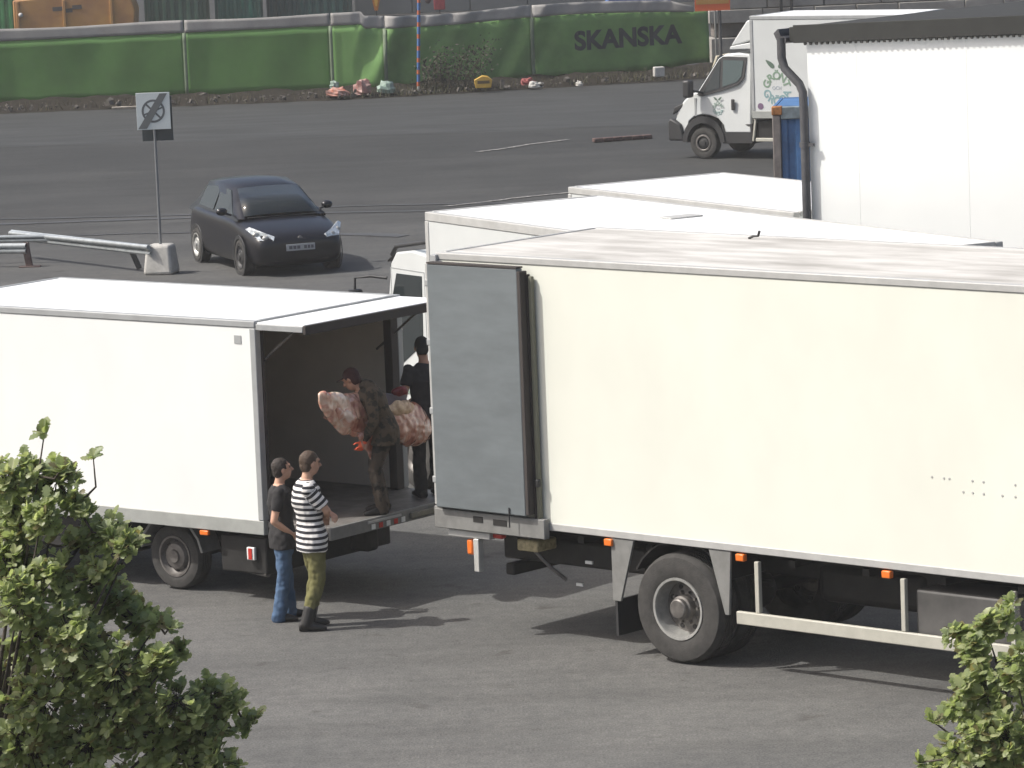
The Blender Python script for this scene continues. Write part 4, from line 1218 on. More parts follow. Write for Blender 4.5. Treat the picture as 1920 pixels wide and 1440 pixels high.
MB().ball((-0.34, 0, 2.68), (0.1, 0.08, 0.13)).build('lens', mat('lens_dark', (0.05, 0.03, 0.04), 0.5), rb, smooth=180)
MB().tube([(-0.34, 0, 2.7), (0, 0, 2.73)], 0.015, 6).build('bracket', DARKP, rb)
ob = empty('orange_sign', (6.35, 123.6, 0))
tag(ob, 'orange road works board on a dark post beside the van', 'sign')
MB().box(-0.45, 0.6, -0.02, 0.02, 2.05, 2.9).build('board', mat('sign_orange', (0.62, 0.115, 0.03), 0.5), ob)
MB().box(-0.41, 0.56, -0.028, -0.021, 2.25, 2.86).build('board_face', mat('sign_ochre', (0.42, 0.22, 0.05), 0.6), ob)
MB().tube([(0.28, 0.05, 0), (0.28, 0.05, 2.6)], 0.05, 8).build('post', mat('sign_post', (0.07, 0.07, 0.07), 0.6), ob)
tagb('blue_tarpaulin', MB().prism([(0, 0), (2.4, 0), (2.3, 0.5), (1.6, 0.75), (0.4, 0.6)], 0, 1.2), mat('tarp_blue', (0.05, 0.11, 0.30), 0.7, var=0.3, vs=3), 'blue tarpaulin heap just above the fence top', 'tarpaulin', (3.5, 139.5, 1.4), 0, 0.05)
tagb('spoil_heap', MB().prism([(0, 0), (5.5, 0), (5.0, 1.2), (3.5, 1.42), (1.0, 1.4)], 0, 3.2), SOIL, 'dark soil heap under the blue tarpaulin behind the fence', 'soil heap', (1.6, 138.8, 0), 0, 0.1)

# stacked concrete slabs at the right end of the fence
SLAB = mat('slab_concrete', (0.30, 0.285, 0.26), 0.9, var=0.22, vs=2)
rw = empty('slab_wall', (6.75, 128.5, 0), R(4))
tag(rw, 'low wall of stacked grey concrete slabs behind the white van', 'wall')
rnd = random.Random(9)
for row, (zz, hh, dd) in enumerate([(0.0, 0.95, 0.0), (0.96, 0.42, 0.35), (1.39, 0.42, 0.08), (1.82, 0.40, 0.12), (2.23, 0.5, 0.10)]):
    x_ = rnd.uniform(-0.3, 0)
    while x_ < 13:
        ln = rnd.uniform(1.2, 2.2)
        MB().box(x_ + 0.015, x_ + ln - 0.015, dd + rnd.uniform(0, .04), 1.2, zz, zz + hh - 0.015).build('slab', SLAB if row != 1 else mat('slab_dark', (0.16, 0.14, 0.125), 0.9, var=0.2, vs=2), rw, bevel=0.02)
        x_ += ln
for xx in (2.02, 2.35):
    MB().box(xx, xx + 0.09, -0.08, 0.0, 0.9, 3.4).build('steel_upright', DARKP, rw)

# ================================================================ PEOPLE AND LOAD
def rings_loft(mb_, rings, n=20):
    k0 = len(mb_.v)
    for (c, u, v) in rings:
        for j in range(n):
            a = 2 * math.pi * j / n
            mb_.v.append(tuple(c + u * math.cos(a) + v * math.sin(a)))
    for i in range(len(rings) - 1):
        for j in range(n):
            mb_.f.append([k0 + i * n + j, k0 + i * n + (j + 1) % n, k0 + (i + 1) * n + (j + 1) % n, k0 + (i + 1) * n + j])
    mb_.f.append([k0 + j for j in range(n)][::-1])
    mb_.f.append([k0 + (len(rings) - 1) * n + j for j in range(n)])

def limb(mb_, pts, rs, n=12):
    pts = [Vector(p) for p in pts]
    for i in range(len(pts) - 1):
        a, b = pts[i], pts[i + 1]
        mb_.tube([a, a.lerp(b, 0.5), b], [rs[i], (rs[i] + rs[i + 1]) / 2, rs[i + 1]], n)
    for p, r in zip(pts, rs):
        mb_.ball(p, r * 0.995, 12, 8)

def solid(mb_, name, voxel, smooth_it, wr=0.0, wf=6.0, seed=0):
    """fuse overlapping closed pieces into one continuous surface"""
    me_ = bpy.data.meshes.new(name)
    me_.from_pydata(mb_.v, [], mb_.f)
    bm_ = bmesh.new()
    bm_.from_mesh(me_)
    bmesh.ops.recalc_face_normals(bm_, faces=bm_.faces)
    bm_.to_mesh(me_)
    bm_.free()
    o_ = bpy.data.objects.new(name, me_)
    COL.objects.link(o_)
    md = o_.modifiers.new('r', 'REMESH')
    md.mode = 'VOXEL'
    md.voxel_size = voxel
    if smooth_it:
        s_ = o_.modifiers.new('s', 'SMOOTH')
        s_.iterations = smooth_it
        s_.factor = 0.5
    bpy.context.view_layer.update()
    out = bpy.data.meshes.new_from_object(o_.evaluated_get(bpy.context.evaluated_depsgraph_get()))
    bpy.data.objects.remove(o_)
    if wr:
        nrm = [v.normal.copy() for v in out.vertices]
        for v, nn in zip(out.vertices, nrm):
            p = v.co
            d_ = noise.noise(Vector((p.x * wf, p.y * wf, p.z * wf * 0.8 + seed))) + 0.5 * noise.noise(p * wf * 2.3 + Vector((seed, 1, 2)))
            v.co = p + nn * (d_ * wr)
    for p in out.polygons:
        p.use_smooth = True
    out.name = name
    return out

def obj(name, me_, m, parent=None):
    me_.materials.clear()
    me_.materials.append(m)
    o_ = bpy.data.objects.new(name, me_)
    COL.objects.link(o_)
    if parent: o_.parent = parent
    return o_

def hand(mb_, wrist, elbow, curl=0.6, palm=None, s=1.0, thumb_side=1):
    wrist, elbow = Vector(wrist), Vector(elbow)
    d = (wrist - elbow).normalized()
    pn = Vector(palm or (0, 0, -1))
    pn = (pn - d * pn.dot(d)).normalized()
    la = d.cross(pn)
    pc = wrist + d * 0.05 * s
    rings_loft(mb_, [(wrist - d * 0.01, pn * 0.02, la * 0.026), (wrist + d * 0.03 * s, pn * 0.017, la * 0.038), (wrist + d * 0.085 * s, pn * 0.014, la * 0.041), (wrist + d * 0.10 * s, pn * 0.010, la * 0.036)], 12)
    for i, (off, ln) in enumerate(((-0.031, 0.072), (-0.011, 0.084), (0.010, 0.078), (0.030, 0.060))):
        b = wrist + d * 0.092 * s + la * off * s
        k1 = b + (d * math.cos(curl * 0.6) + pn * math.sin(curl * 0.6)) * ln * 0.5 * s
        k2 = k1 + (d * math.cos(curl * 1.5) + pn * math.sin(curl * 1.5)) * ln * 0.55 * s
        limb(mb_, [b, k1, k2], [0.0095, 0.0088, 0.0075], 8)
    tb = wrist + d * 0.03 * s + la * 0.032 * thumb_side * s
    t1 = tb + (d * 0.6 + la * 0.55 * thumb_side + pn * 0.35).normalized() * 0.042 * s
    t2 = t1 + (d * 0.85 + la * 0.1 * thumb_side + pn * 0.45).normalized() * 0.035 * s
    limb(mb_, [tb, t1, t2], [0.012, 0.010, 0.0085], 8)

def person(label, loc, rz, scale, J, shirt_m, trouser_m, shoe_m, skin_m, hair_m, sleeve=0.55, boots=False, cap=None, stripes=False, gloves=None, group=None, hood=False, flare=0.0, build=1.0):
    g_ = lambda k_, d_: Vector(J.get(k_, d_))
    pel, wai, che, nek, hed = g_('pel', (0, 0, .95)), g_('wai', (0, 0, 1.10)), g_('che', (0, 0, 1.30)), g_('nek', (0, 0, 1.50)), g_('hed', (.03, 0, 1.655))
    hx = Vector(J.get('face', (1, 0, 0))).normalized()
    tq = [pel + Vector((0, 0, -0.10)), pel, wai, che, che.lerp(nek, 0.62), nek]
    lat = Vector(J.get('lat', (0, 1, 0))).normalized()
    def torso_rings(grow, lo=0, hi=6, flat=0.0):
        rr = [(.105, .150), (.115, .168), (.105, .150), (.128, .178), (.105, .172), (.062, .075)]
        out = []
        for i in range(lo, hi):
            t = (tq[min(i + 1, 5)] - tq[max(i - 1, 0)]).normalized()
            v = (lat - t * lat.dot(t)).normalized()
            u = v.cross(t)
            gr_ = grow if i < 5 else grow * 0.4
            out.append((tq[i], u * (rr[i][0] * build + gr_), v * (rr[i][1] * build + gr_)))
        return out
    sh = {sd_: g_('sh' + sd_, (0, y_, 1.435)) for sd_, y_ in (('L', .185), ('R', -.185))}
    el = {sd_: g_('el' + sd_, (-.03, y_, 1.15)) for sd_, y_ in (('L', .23), ('R', -.23))}
    wr_ = {sd_: g_('wr' + sd_, (.03, y_, .89)) for sd_, y_ in (('L', .22), ('R', -.22))}
    hp = {sd_: g_('hp' + sd_, (pel.x, pel.y + y_, pel.z - .04)) for sd_, y_ in (('L', .092), ('R', -.092))}
    kn = {sd_: g_('kn' + sd_, (.02, y_, .50)) for sd_, y_ in (('L', .10), ('R', -.10))}
    an = {sd_: g_('an' + sd_, (-.02, y_, .085)) for sd_, y_ in (('L', .105), ('R', -.105))}
    # body: one fused surface
    b_ = MB()
    rings_loft(b_, torso_rings(0.0))
    limb(b_, [nek - Vector((0, 0, .02)), nek.lerp(hed, 0.55)], [.058, .053])
    hy = Vector((0, 0, 1)).cross(hx).normalized()
    hz = hx.cross(hy)
    HR = Matrix((hx, hy, hz)).transposed()
    H = lambda x_, y_, z_: hed + HR @ Vector((x_, y_, z_))
    b_.ball(H(-.008, 0, .028), (.096, .076, .098), 16, 12, HR)
    b_.ball(H(.018, 0, -.045), (.070, .060, .072), 14, 10, HR)
    b_.ball(H(.045, 0, -.078), (.035, .034, .030), 10, 8, HR)
    limb(b_, [H(.082, 0, .025), H(.112, 0, -.020)], [.010, .017], 8)
    b_.ball(H(.098, 0, -.024), (.014, .018, .011), 8, 6, HR)
    b_.ball(H(.082, 0, .040), (.018, .058, .014), 10, 6, HR)
    b_.ball(H(.084, 0, -.052), (.012, .028, .010), 8, 6, HR)
    for s_ in (1, -1):
        b_.ball(H(-.005, s_ * .077, .002), (.020, .010, .032), 8, 8, HR)
    for sd_ in 'LR':
        limb(b_, [sh[sd_], sh[sd_].lerp(el[sd_], .5), el[sd_], el[sd_].lerp(wr_[sd_], .35), wr_[sd_]], [.055, .047, .038, .038, .027])
        hand(b_, wr_[sd_], el[sd_], J.get('curl', 0.7), J.get('palm' + sd_), 1.0, -1 if sd_ == 'L' else 1)
        limb(b_, [hp[sd_], hp[sd_].lerp(kn[sd_], .5), kn[sd_], kn[sd_].lerp(an[sd_], .35), an[sd_]], [.092, .075, .055, .052, .038])
        limb(b_, [an[sd_] - Vector((.03, 0, .03)), an[sd_] + Vector((.10, 0, -.045))], [.035, .03])
    body = obj('person', solid(b_, 'person', 0.0085, 3), skin_m)
    body.location = loc
    body.rotation_euler = (0, 0, rz)
    body.scale = (scale,) * 3
    tag(body, label, 'person', group)
    # eyes, brows
    e_ = MB()
    for s_ in (1, -1):
        e_.ball(H(.083, s_ * .031, .016), (.010, .014, .007), 8, 6, HR)
        e_.ball(H(.090, s_ * .032, .044), (.008, .022, .006), 8, 6, HR)
    obj('eyes_and_brows', e_.mesh('eyes'), mat('eye_dark', (0.03, 0.022, 0.018), 0.5), body)
    # hair or cap
    h_ = MB()
    h_.ball(H(-.018, 0, .040), (.100, .083, .098), 16, 12, HR)
    h_.ball(H(-.050, 0, -.012), (.062, .074, .075), 14, 10, HR)
    if cap:
        h_.obox(H(.105, 0, .052), (.10, .12, .014), HR.to_euler())
    hm = solid(h_, 'hair', 0.009, 2, 0.0 if cap else 0.004, 30)
    # cut the face free
    bm_ = bmesh.new()
    bm_.from_mesh(hm)
    cut = []
    for v_ in bm_.verts:
        q = HR.transposed() @ (v_.co - hed)
        if (q.x > 0.040 and q.z < 0.058 and not (cap and q.z > 0.04)) or (q.x > 0.0 and q.z < -0.005) or q.z < -0.075:
            cut.append(v_)
    bmesh.ops.delete(bm_, geom=cut, context='VERTS')
    bm_.to_mesh(hm)
    bm_.free()
    obj('cap' if cap else 'hair', hm, cap or hair_m, body)
    # shirt
    s_mb = MB()
    tr = torso_rings(0.016, 0, 6)
    tr[0] = (tr[0][0] - Vector((0, 0, .05)), tr[0][1] * 1.20, tr[0][2] * 1.32)
    tr[1] = (tr[1][0], tr[1][1] * 1.12, tr[1][2] * 1.16)
    rings_loft(s_mb, tr)
    for sd_ in 'LR':
        if sleeve >= 1:
            limb(s_mb, [sh[sd_], sh[sd_].lerp(el[sd_], .5), el[sd_], wr_[sd_].lerp(el[sd_], .06)], [.073, .066, .058, .042])
        else:
            e1 = sh[sd_].lerp(el[sd_], sleeve)
            dd = (el[sd_] - sh[sd_]).normalized()
            uu = dd.orthogonal().normalized()
            vv = dd.cross(uu)
            s_mb.ball(sh[sd_], .070)
            rings_loft(s_mb, [(sh[sd_].lerp(el[sd_], -.05), uu * .060, vv * .060), (sh[sd_].lerp(el[sd_], .25), uu * .068, vv * .068), (e1, uu * .064, vv * .064), (e1 + dd * .004, uu * .060, vv * .060)], 14)
    if hood:
        s_mb.ball(nek + Vector((-.06, 0, .02)), (.10, .12, .07))
    sm = solid(s_mb, 'shirt', 0.010, 2, 0.010, 11, 3)
    if stripes:
        at = sm.attributes.new('stripe', 'FLOAT', 'POINT')
        for i, v_ in enumerate(sm.vertices):
            p = v_.co
            val = p.z
            for sd_ in 'LR':
                a_, c_ = sh[sd_], el[sd_]
                dd = (c_ - a_)
                t = (p - a_).dot(dd) / dd.length_squared
                dist = (p - (a_ + dd * max(0, min(1, t)))).length
                if t > 0.12 and dist < 0.082:
                    val = 5.0 + t * dd.length
            at.data[i].value = val
    obj('shirt', sm, shirt_m, body)
    # trousers
    t_mb = MB()
    r3 = torso_rings(0.010, 0, 3)
    r3[0] = (r3[0][0] - Vector((0, 0, .02)), r3[0][1], r3[0][2])
    r3[2] = (pel + Vector((0, 0, .05)), r3[1][1] * .90, r3[1][2] * .90)
    rings_loft(t_mb, r3)
    for sd_ in 'LR':
        end = kn[sd_].lerp(an[sd_], 0.62 if boots else 1.08)
        limb(t_mb, [hp[sd_], hp[sd_].lerp(kn[sd_], .5), kn[sd_], kn[sd_].lerp(end, .5), end], [.108, .094, .077, .074 + flare * .5, .072 + flare])
    obj('trousers', solid(t_mb, 'trousers', 0.010, 2, 0.015, 10, 7), trouser_m, body)
    # shoes
    for sd_ in 'LR':
        k_ = MB()
        a_ = an[sd_]
        fd = Vector(J.get('foot' + sd_, (1, 0.05 if sd_ == 'L' else -0.05, 0))).normalized()
        fl = Vector((-fd.y, fd.x, 0))
        z_ = a_.z - 0.085
        P_ = lambda f, l_, zz: Vector((a_.x, a_.y, z_)) + fd * f + fl * l_ + Vector((0, 0, zz))
        rings_loft(k_, [(P_(-.075, 0, .045), Vector((0, 0, .040)), fl * .030), (P_(-.055, 0, .055), Vector((0, 0, .055)), fl * .040), (P_(.02, 0, .055), Vector((0, 0, .055)), fl * .043), (P_(.11, 0, .040), Vector((0, 0, .040)), fl * .050), (P_(.175, 0, .032), Vector((0, 0, .030)), fl * .044), (P_(.205, 0, .026), Vector((0, 0, .018)), fl * .028)], 14)
        if boots:
            limb(k_, [a_ + Vector((0, 0, -.01)), a_.lerp(kn[sd_], .34)], [.062, .070])
        else:
            limb(k_, [a_ + Vector((-.01, 0, -.02)), a_ + Vector((0, 0, .01))], [.048, .044])
        obj('boot' if boots else 'shoe', solid(k_, 'shoe', 0.009, 2), shoe_m, body)
    if gloves:
        for sd_ in gloves[1]:
            q_ = MB()
            hand(q_, wr_[sd_], el[sd_], J.get('curl', 0.7), J.get('palm' + sd_), 1.18, -1 if sd_ == 'L' else 1)
            w_ = wr_[sd_]
            d_ = (w_ - el[sd_]).normalized()
            limb(q_, [w_ - d_ * .03, w_ + d_ * .06], [.036, .043])
            obj('glove', solid(q_, 'glove', 0.009, 1), gloves[0], body)
    return body

def stripe_material():
    m = bpy.data.materials.new('striped_knit')
    m.use_nodes = True
    n, l = m.node_tree.nodes, m.node_tree.links
    b = n['Principled BSDF']
    b.inputs['Roughness'].default_value = 0.9
    a = n.new('ShaderNodeAttribute')
    a.attribute_name = 'stripe'
    mu = n.new('ShaderNodeMath')
    mu.operation = 'MULTIPLY'
    mu.inputs[1].default_value = 1 / 0.058
    fr = n.new('ShaderNodeMath')
    fr.operation = 'FRACT'
    rp = n.new('ShaderNodeValToRGB')
    rp.color_ramp.interpolation = 'CONSTANT'
    rp.color_ramp.elements[0].color = (0.022, 0.022, 0.028, 1)
    rp.color_ramp.elements[1].position = 0.50
    rp.color_ramp.elements[1].color = (0.72, 0.70, 0.68, 1)
    l.new(a.outputs['Fac'], mu.inputs[0])
    l.new(mu.outputs[0], fr.inputs[0])
    l.new(fr.outputs[0], rp.inputs[0])
    l.new(rp.outputs[0], b.inputs['Base Color'])
    return m
SKIN = mat('skin_tan', (0.46, 0.25, 0.165), 0.55, var=0.12, vs=12)
SKINP = mat('skin_light', (0.55, 0.32, 0.22), 0.55, var=0.12, vs=12)
HAIR = mat('dark_hair', (0.028, 0.020, 0.016), 0.7, bump=0.5, bs=60)
BLACKT = mat('black_cotton', (0.020, 0.019, 0.020), 0.9, bump=0.4, bs=14)
BLACKT2 = mat('faded_black_cotton', (0.032, 0.031, 0.033), 0.9, bump=0.4, bs=14)
JEANS = mat('blue_denim', (0.070, 0.125, 0.215), 0.9, col2=(0.045, 0.085, 0.155), vs=7, bump=0.4, bs=18)
OLIVE = mat('olive_trouser', (0.175, 0.165, 0.062), 0.9, col2=(0.105, 0.10, 0.035), vs=6, bump=0.4, bs=16)
CAMO = mat('camouflage', (0.095, 0.070, 0.045), 0.9, col2=(0.034, 0.028, 0.020), vs=9, lo=0.44, hi=0.50, detail=3)
CAMO2 = mat('camouflage_trousers', (0.070, 0.054, 0.040), 0.9, col2=(0.024, 0.021, 0.017), vs=8, lo=0.44, hi=0.50, detail=3)
LEATHER = mat('black_leather', (0.020, 0.019, 0.018), 0.5)

person('man in black t-shirt and blue jeans standing beside the rear of the left truck', (-2.455, 42.42, 0), R(14), 0.955,
       dict(pel=(.0, 0, .95), wai=(.005, 0, 1.1), che=(-.005, 0, 1.30), nek=(-.01, 0, 1.50), hed=(.035, 0, 1.655), face=(1, 0.05, .16),
            shR=(-.045, -.185, 1.43), elR=(-.13, -.235, 1.13), wrR=(.08, -.155, .965), shL=(.03, .185, 1.43), elL=(.12, .24, 1.20), wrL=(.26, .12, 1.40),
            knL=(.04, .10, .50), anL=(.06, .11, .085), knR=(-.02, -.10, .50), anR=(-.09, -.11, .085), palmR=(0, 1, -.2), palmL=(-1, -.3, .1), footR=(1, -.25, 0)),
       BLACKT, JEANS, LEATHER, SKINP, HAIR, 0.62, flare=0.012)
person('man in black and white striped shirt, olive trousers and black boots', (-2.20, 41.86, 0), R(18), 1.03,
       dict(pel=(.08, 0, .95), wai=(.07, 0, 1.1), che=(.045, 0, 1.31), nek=(.05, 0, 1.51), hed=(.10, 0, 1.665), face=(1, .2, -.03),
            shR=(.02, -.19, 1.44), elR=(.19, -.22, 1.22), wrR=(.24, .0, 1.12), shL=(.08, .185, 1.44), elL=(.23, .20, 1.20), wrL=(.27, -.02, 1.16),
            hpR=(.08, -.09, .91), hpL=(.08, .09, .91), knR=(.10, -.105, .50), anR=(-.05, -.12, .085), knL=(.13, .10, .50), anL=(.05, .11, .085), footR=(1, -.3, 0), palmR=(0, .2, -1), palmL=(0, -.2, -1)),
       stripe_material(), OLIVE, LEATHER, SKINP, mat('brown_hair', (0.06, 0.036, 0.022), 0.7, bump=0.5, bs=60), 0.80, boots=True, stripes=True, build=1.05)
person('man in dark camouflage holding the meat inside the truck opening', (-1.455, 43.46, 0.907), R(190), 0.97,
       dict(pel=(-.06, 0, .93), wai=(-.02, 0, 1.07), che=(.06, 0, 1.24), nek=(.15, 0, 1.40), hed=(.25, -.03, 1.49), face=(1, -.7, -.6),
            shL=(.08, .21, 1.36), elL=(.07, .30, 1.07), wrL=(.17, .20, .85), shR=(.11, -.18, 1.36), elR=(.20, -.34, 1.18), wrR=(.38, -.36, 1.08),
            knL=(.05, .10, .50), knR=(.02, -.12, .49), anL=(.0, .10, .085), anR=(-.06, -.14, .085), palmL=(.2, -1, .3), palmR=(0, .3, 1)),
       CAMO, CAMO2, LEATHER, SKIN, HAIR, 1.0, cap=mat('dark_red_cap', (0.05, 0.018, 0.016), 0.8), hood=True, gloves=(mat('orange_glove', (0.85, 0.13, 0.05), 0.6), 'L'), build=1.34)
person('man in black shirt and cap half hidden behind the grey truck door', (-0.945, 44.42, 0.907), R(112), 0.98,
       dict(hed=(.05, 0, 1.655), face=(1, -.25, -.15), shL=(.0, .185, 1.43), elL=(-.04, .27, 1.15), wrL=(.02, .45, 1.06), shR=(.03, -.18, 1.43), elR=(.20, -.15, 1.17), wrR=(.38, .05, 1.02), palmL=(0, .4, 1), palmR=(0, .3, 1)),
       BLACKT2, BLACKT, LEATHER, SKIN, HAIR, 0.58, cap=mat('black_cap', (0.022, 0.022, 0.020), 0.8))

# ---------------------------------------------------------------- the meat they carry
def meat_material(name, fat, c1, c2, c3, sc_=4.0):
    m = bpy.data.materials.new(name)
    m.use_nodes = True
    n, l = m.node_tree.nodes, m.node_tree.links
    b = n['Principled BSDF']
    b.inputs['Roughness'].default_value = 0.22
    b.inputs['Coat Weight'].default_value = 1.0
    b.inputs['Coat Roughness'].default_value = 0.12
    b.inputs['Subsurface Weight'].default_value = 0.0
    tc = n.new('ShaderNodeTexCoord')
    t = n.new('ShaderNodeTexNoise')
    t.inputs['Scale'].default_value = sc_
    t.inputs['Detail'].default_value = 5
    t.inputs['Distortion'].default_value = 1.4
    l.new(tc.outputs['Object'], t.inputs['Vector'])
    r = n.new('ShaderNodeValToRGB')
    r.color_ramp.elements[0].position = 0.32
    r.color_ramp.elements[0].color = (*c1, 1)
    r.color_ramp.elements[1].position = 0.66
    r.color_ramp.elements[1].color = (*fat, 1)
    for p, c in ((0.45, c2), (0.54, c3)):
        e = r.color_ramp.elements.new(p)
        e.color = (*c, 1)
    l.new(t.outputs[0], r.inputs[0])
    l.new(r.outputs[0], b.inputs['Base Color'])
    t2 = n.new('ShaderNodeTexNoise')
    t2.inputs['Scale'].default_value = 26
    l.new(tc.outputs['Object'], t2.inputs['Vector'])
    bp = n.new('ShaderNodeBump')
    bp.inputs['Strength'].default_value = 0.3
    bp.inputs['Distance'].default_value = 0.02
    l.new(t2.outputs[0], bp.inputs['Height'])
    l.new(bp.outputs[0], b.inputs['Normal'])
    return m
def meat_part(name, A, B, prof, m, parent, seed, flat=0.7, wr=0.035):
    A, B = Vector(A), Vector(B)
    d = (B - A).normalized()
    v = Vector((0, 0, 1))
    v = (v - d * v.dot(d)).normalized()
    u = d.cross(v)
    mb_ = MB()
    rings_loft(mb_, [(A.lerp(B, t) + v * dz, u * r * flat, v * r) for t, r, dz in prof], 20)
    return obj(name, solid(mb_, name, 0.012, 2, wr, 7.5, seed), m, parent)
cr = empty('meat_carcass', (-1.5, 43.4, 0))
tag(cr, 'side of raw meat with white fat carried across the truck opening', 'meat')
M1 = meat_material('meat_fat', (0.86, 0.70, 0.58), (0.36, 0.13, 0.11), (0.62, 0.32, 0.23), (0.78, 0.50, 0.36))
M2 = meat_material('meat_red', (0.66, 0.42, 0.34), (0.24, 0.07, 0.05), (0.42, 0.15, 0.10), (0.52, 0.24, 0.17), 4)
O = Vector((1.5, -43.4, 0))
M3 = meat_material('meat_marbled', (0.78, 0.60, 0.50), (0.30, 0.09, 0.06), (0.50, 0.20, 0.13), (0.64, 0.34, 0.24), 4.5)
def mp(t, du=0.0, dz=0.0):
    """point along the carried carcass, in the carcass' own frame"""
    p = Vector((-2.03, 42.70, 2.24)).lerp(Vector((-0.96, 44.50, 1.70)), t) + Vector((0.76, -0.65, 0)) * du + Vector((0, 0, dz))
    return p + O
meat_part('forequarter', mp(0), mp(.50), [(0, .03, .06), (.07, .09, .03), (.25, .16, -.03), (.5, .22, -.07), (.75, .23, -.06), (.92, .18, -.02), (1.0, .10, 0)], M1, cr, 1, 0.55, 0.024)
meat_part('shoulder_flap', mp(.10, .06, -.10), mp(.42, .08, -.14), [(0, .03, .05), (.3, .11, .0), (.7, .12, .0), (1, .06, 0)], M3, cr, 17, 0.5, 0.024)
meat_part('loin', mp(.42), mp(.70, 0, -.02), [(0, .09, 0), (.3, .12, 0), (.7, .14, -.02), (1, .12, 0)], M2, cr, 4, 0.6, 0.024)
meat_part('hindquarter', mp(.58, .05), mp(1.0, .05), [(0, .10, -.02), (.25, .20, -.04), (.55, .245, -.05), (.82, .21, -.05), (1.0, .11, -.05)], M3, cr, 7, 0.6, 0.024)
meat_part('flank_strip', mp(.34, .10, -.20), mp(.44, .12, -.52), [(0, .12, 0), (.3, .12, 0), (.6, .09, 0), (.85, .08, 0), (1, .04, 0)], M2, cr, 9, 0.35, 0.03)
meat_part('fat_cap', mp(.56, .12, .06), mp(.80, .14, .14), [(0, .05, 0), (.3, .085, 0), (.7, .08, 0), (1, .04, 0)], mat('fat_cream', (0.78, 0.60, 0.38), 0.4, col2=(0.5, 0.30, 0.2), vs=12), cr, 11, 0.55, 0.03)
rg_ = MB()
rnd = random.Random(2)
tr_ = empty('meat_tray', (-1.25, 43.80, 2.08))
tag(tr_, 'pale lilac tray with red cut of meat held by the man in black', 'tray')
mb = MB()
mb.add([(-.10, 0, .06), (.12, .08, .02), (.10, .14, -.12), (-.10, .05, -.16)], [(0, 1, 2, 3)])
o = mb.build('tray', mat('lilac_tray', (0.34, 0.32, 0.37), 0.5), tr_)
o.modifiers.new('t', 'SOLIDIFY').thickness = 0.015
mb = MB()
mb.ball((.05, .06, .075), (.085, .06, .055))
mb.ball((.0, .05, .07), (.05, .05, .04))
obj('meat_cut', solid(mb, 'meat_cut', 0.012, 1, 0.012, 14), mat('red_meat', (0.22, 0.02, 0.025), 0.35, var=0.4, vs=20), tr_)

# ================================================================ TREES NEAR THE CAMERA
LEAFM = []
for i, (a, b) in enumerate((((0.39, 0.425, 0.215), (0.27, 0.315, 0.15)), ((0.32, 0.365, 0.19), (0.22, 0.27, 0.135)), ((0.47, 0.49, 0.28), (0.34, 0.375, 0.19)), ((0.25, 0.21, 0.11), (0.16, 0.155, 0.078)))):
    m = mat('oak_leaf_%d' % i, a, 0.42, col2=b, vs=4.5, spec=0.5)
    n_, l_ = m.node_tree.nodes, m.node_tree.links
    tl = n_.new('ShaderNodeBsdfTranslucent')
    tl.inputs[0].default_value = (a[0] * 1.15, a[1] * 1.25, a[2] * 0.8, 1)
    mx = n_.new('ShaderNodeMixShader')
    mx.inputs[0].default_value = 0.52
    l_.new(n_['Principled BSDF'].outputs[0], mx.inputs[1])
    l_.new(tl.outputs[0], mx.inputs[2])
    l_.new(mx.outputs[0], n_['Material Output'].inputs[0])
    LEAFM.append(m)
BARK = mat('bark', (0.075, 0.060, 0.048), 0.9, var=0.4, vs=14, bump=0.6, bs=30)
OUT = [(0, .06), (.10, .07), (.18, .22), (.28, .14), (.38, .34), (.49, .21), (.59, .41), (.71, .25), (.80, .33), (.91, .17), (1.0, .04)]
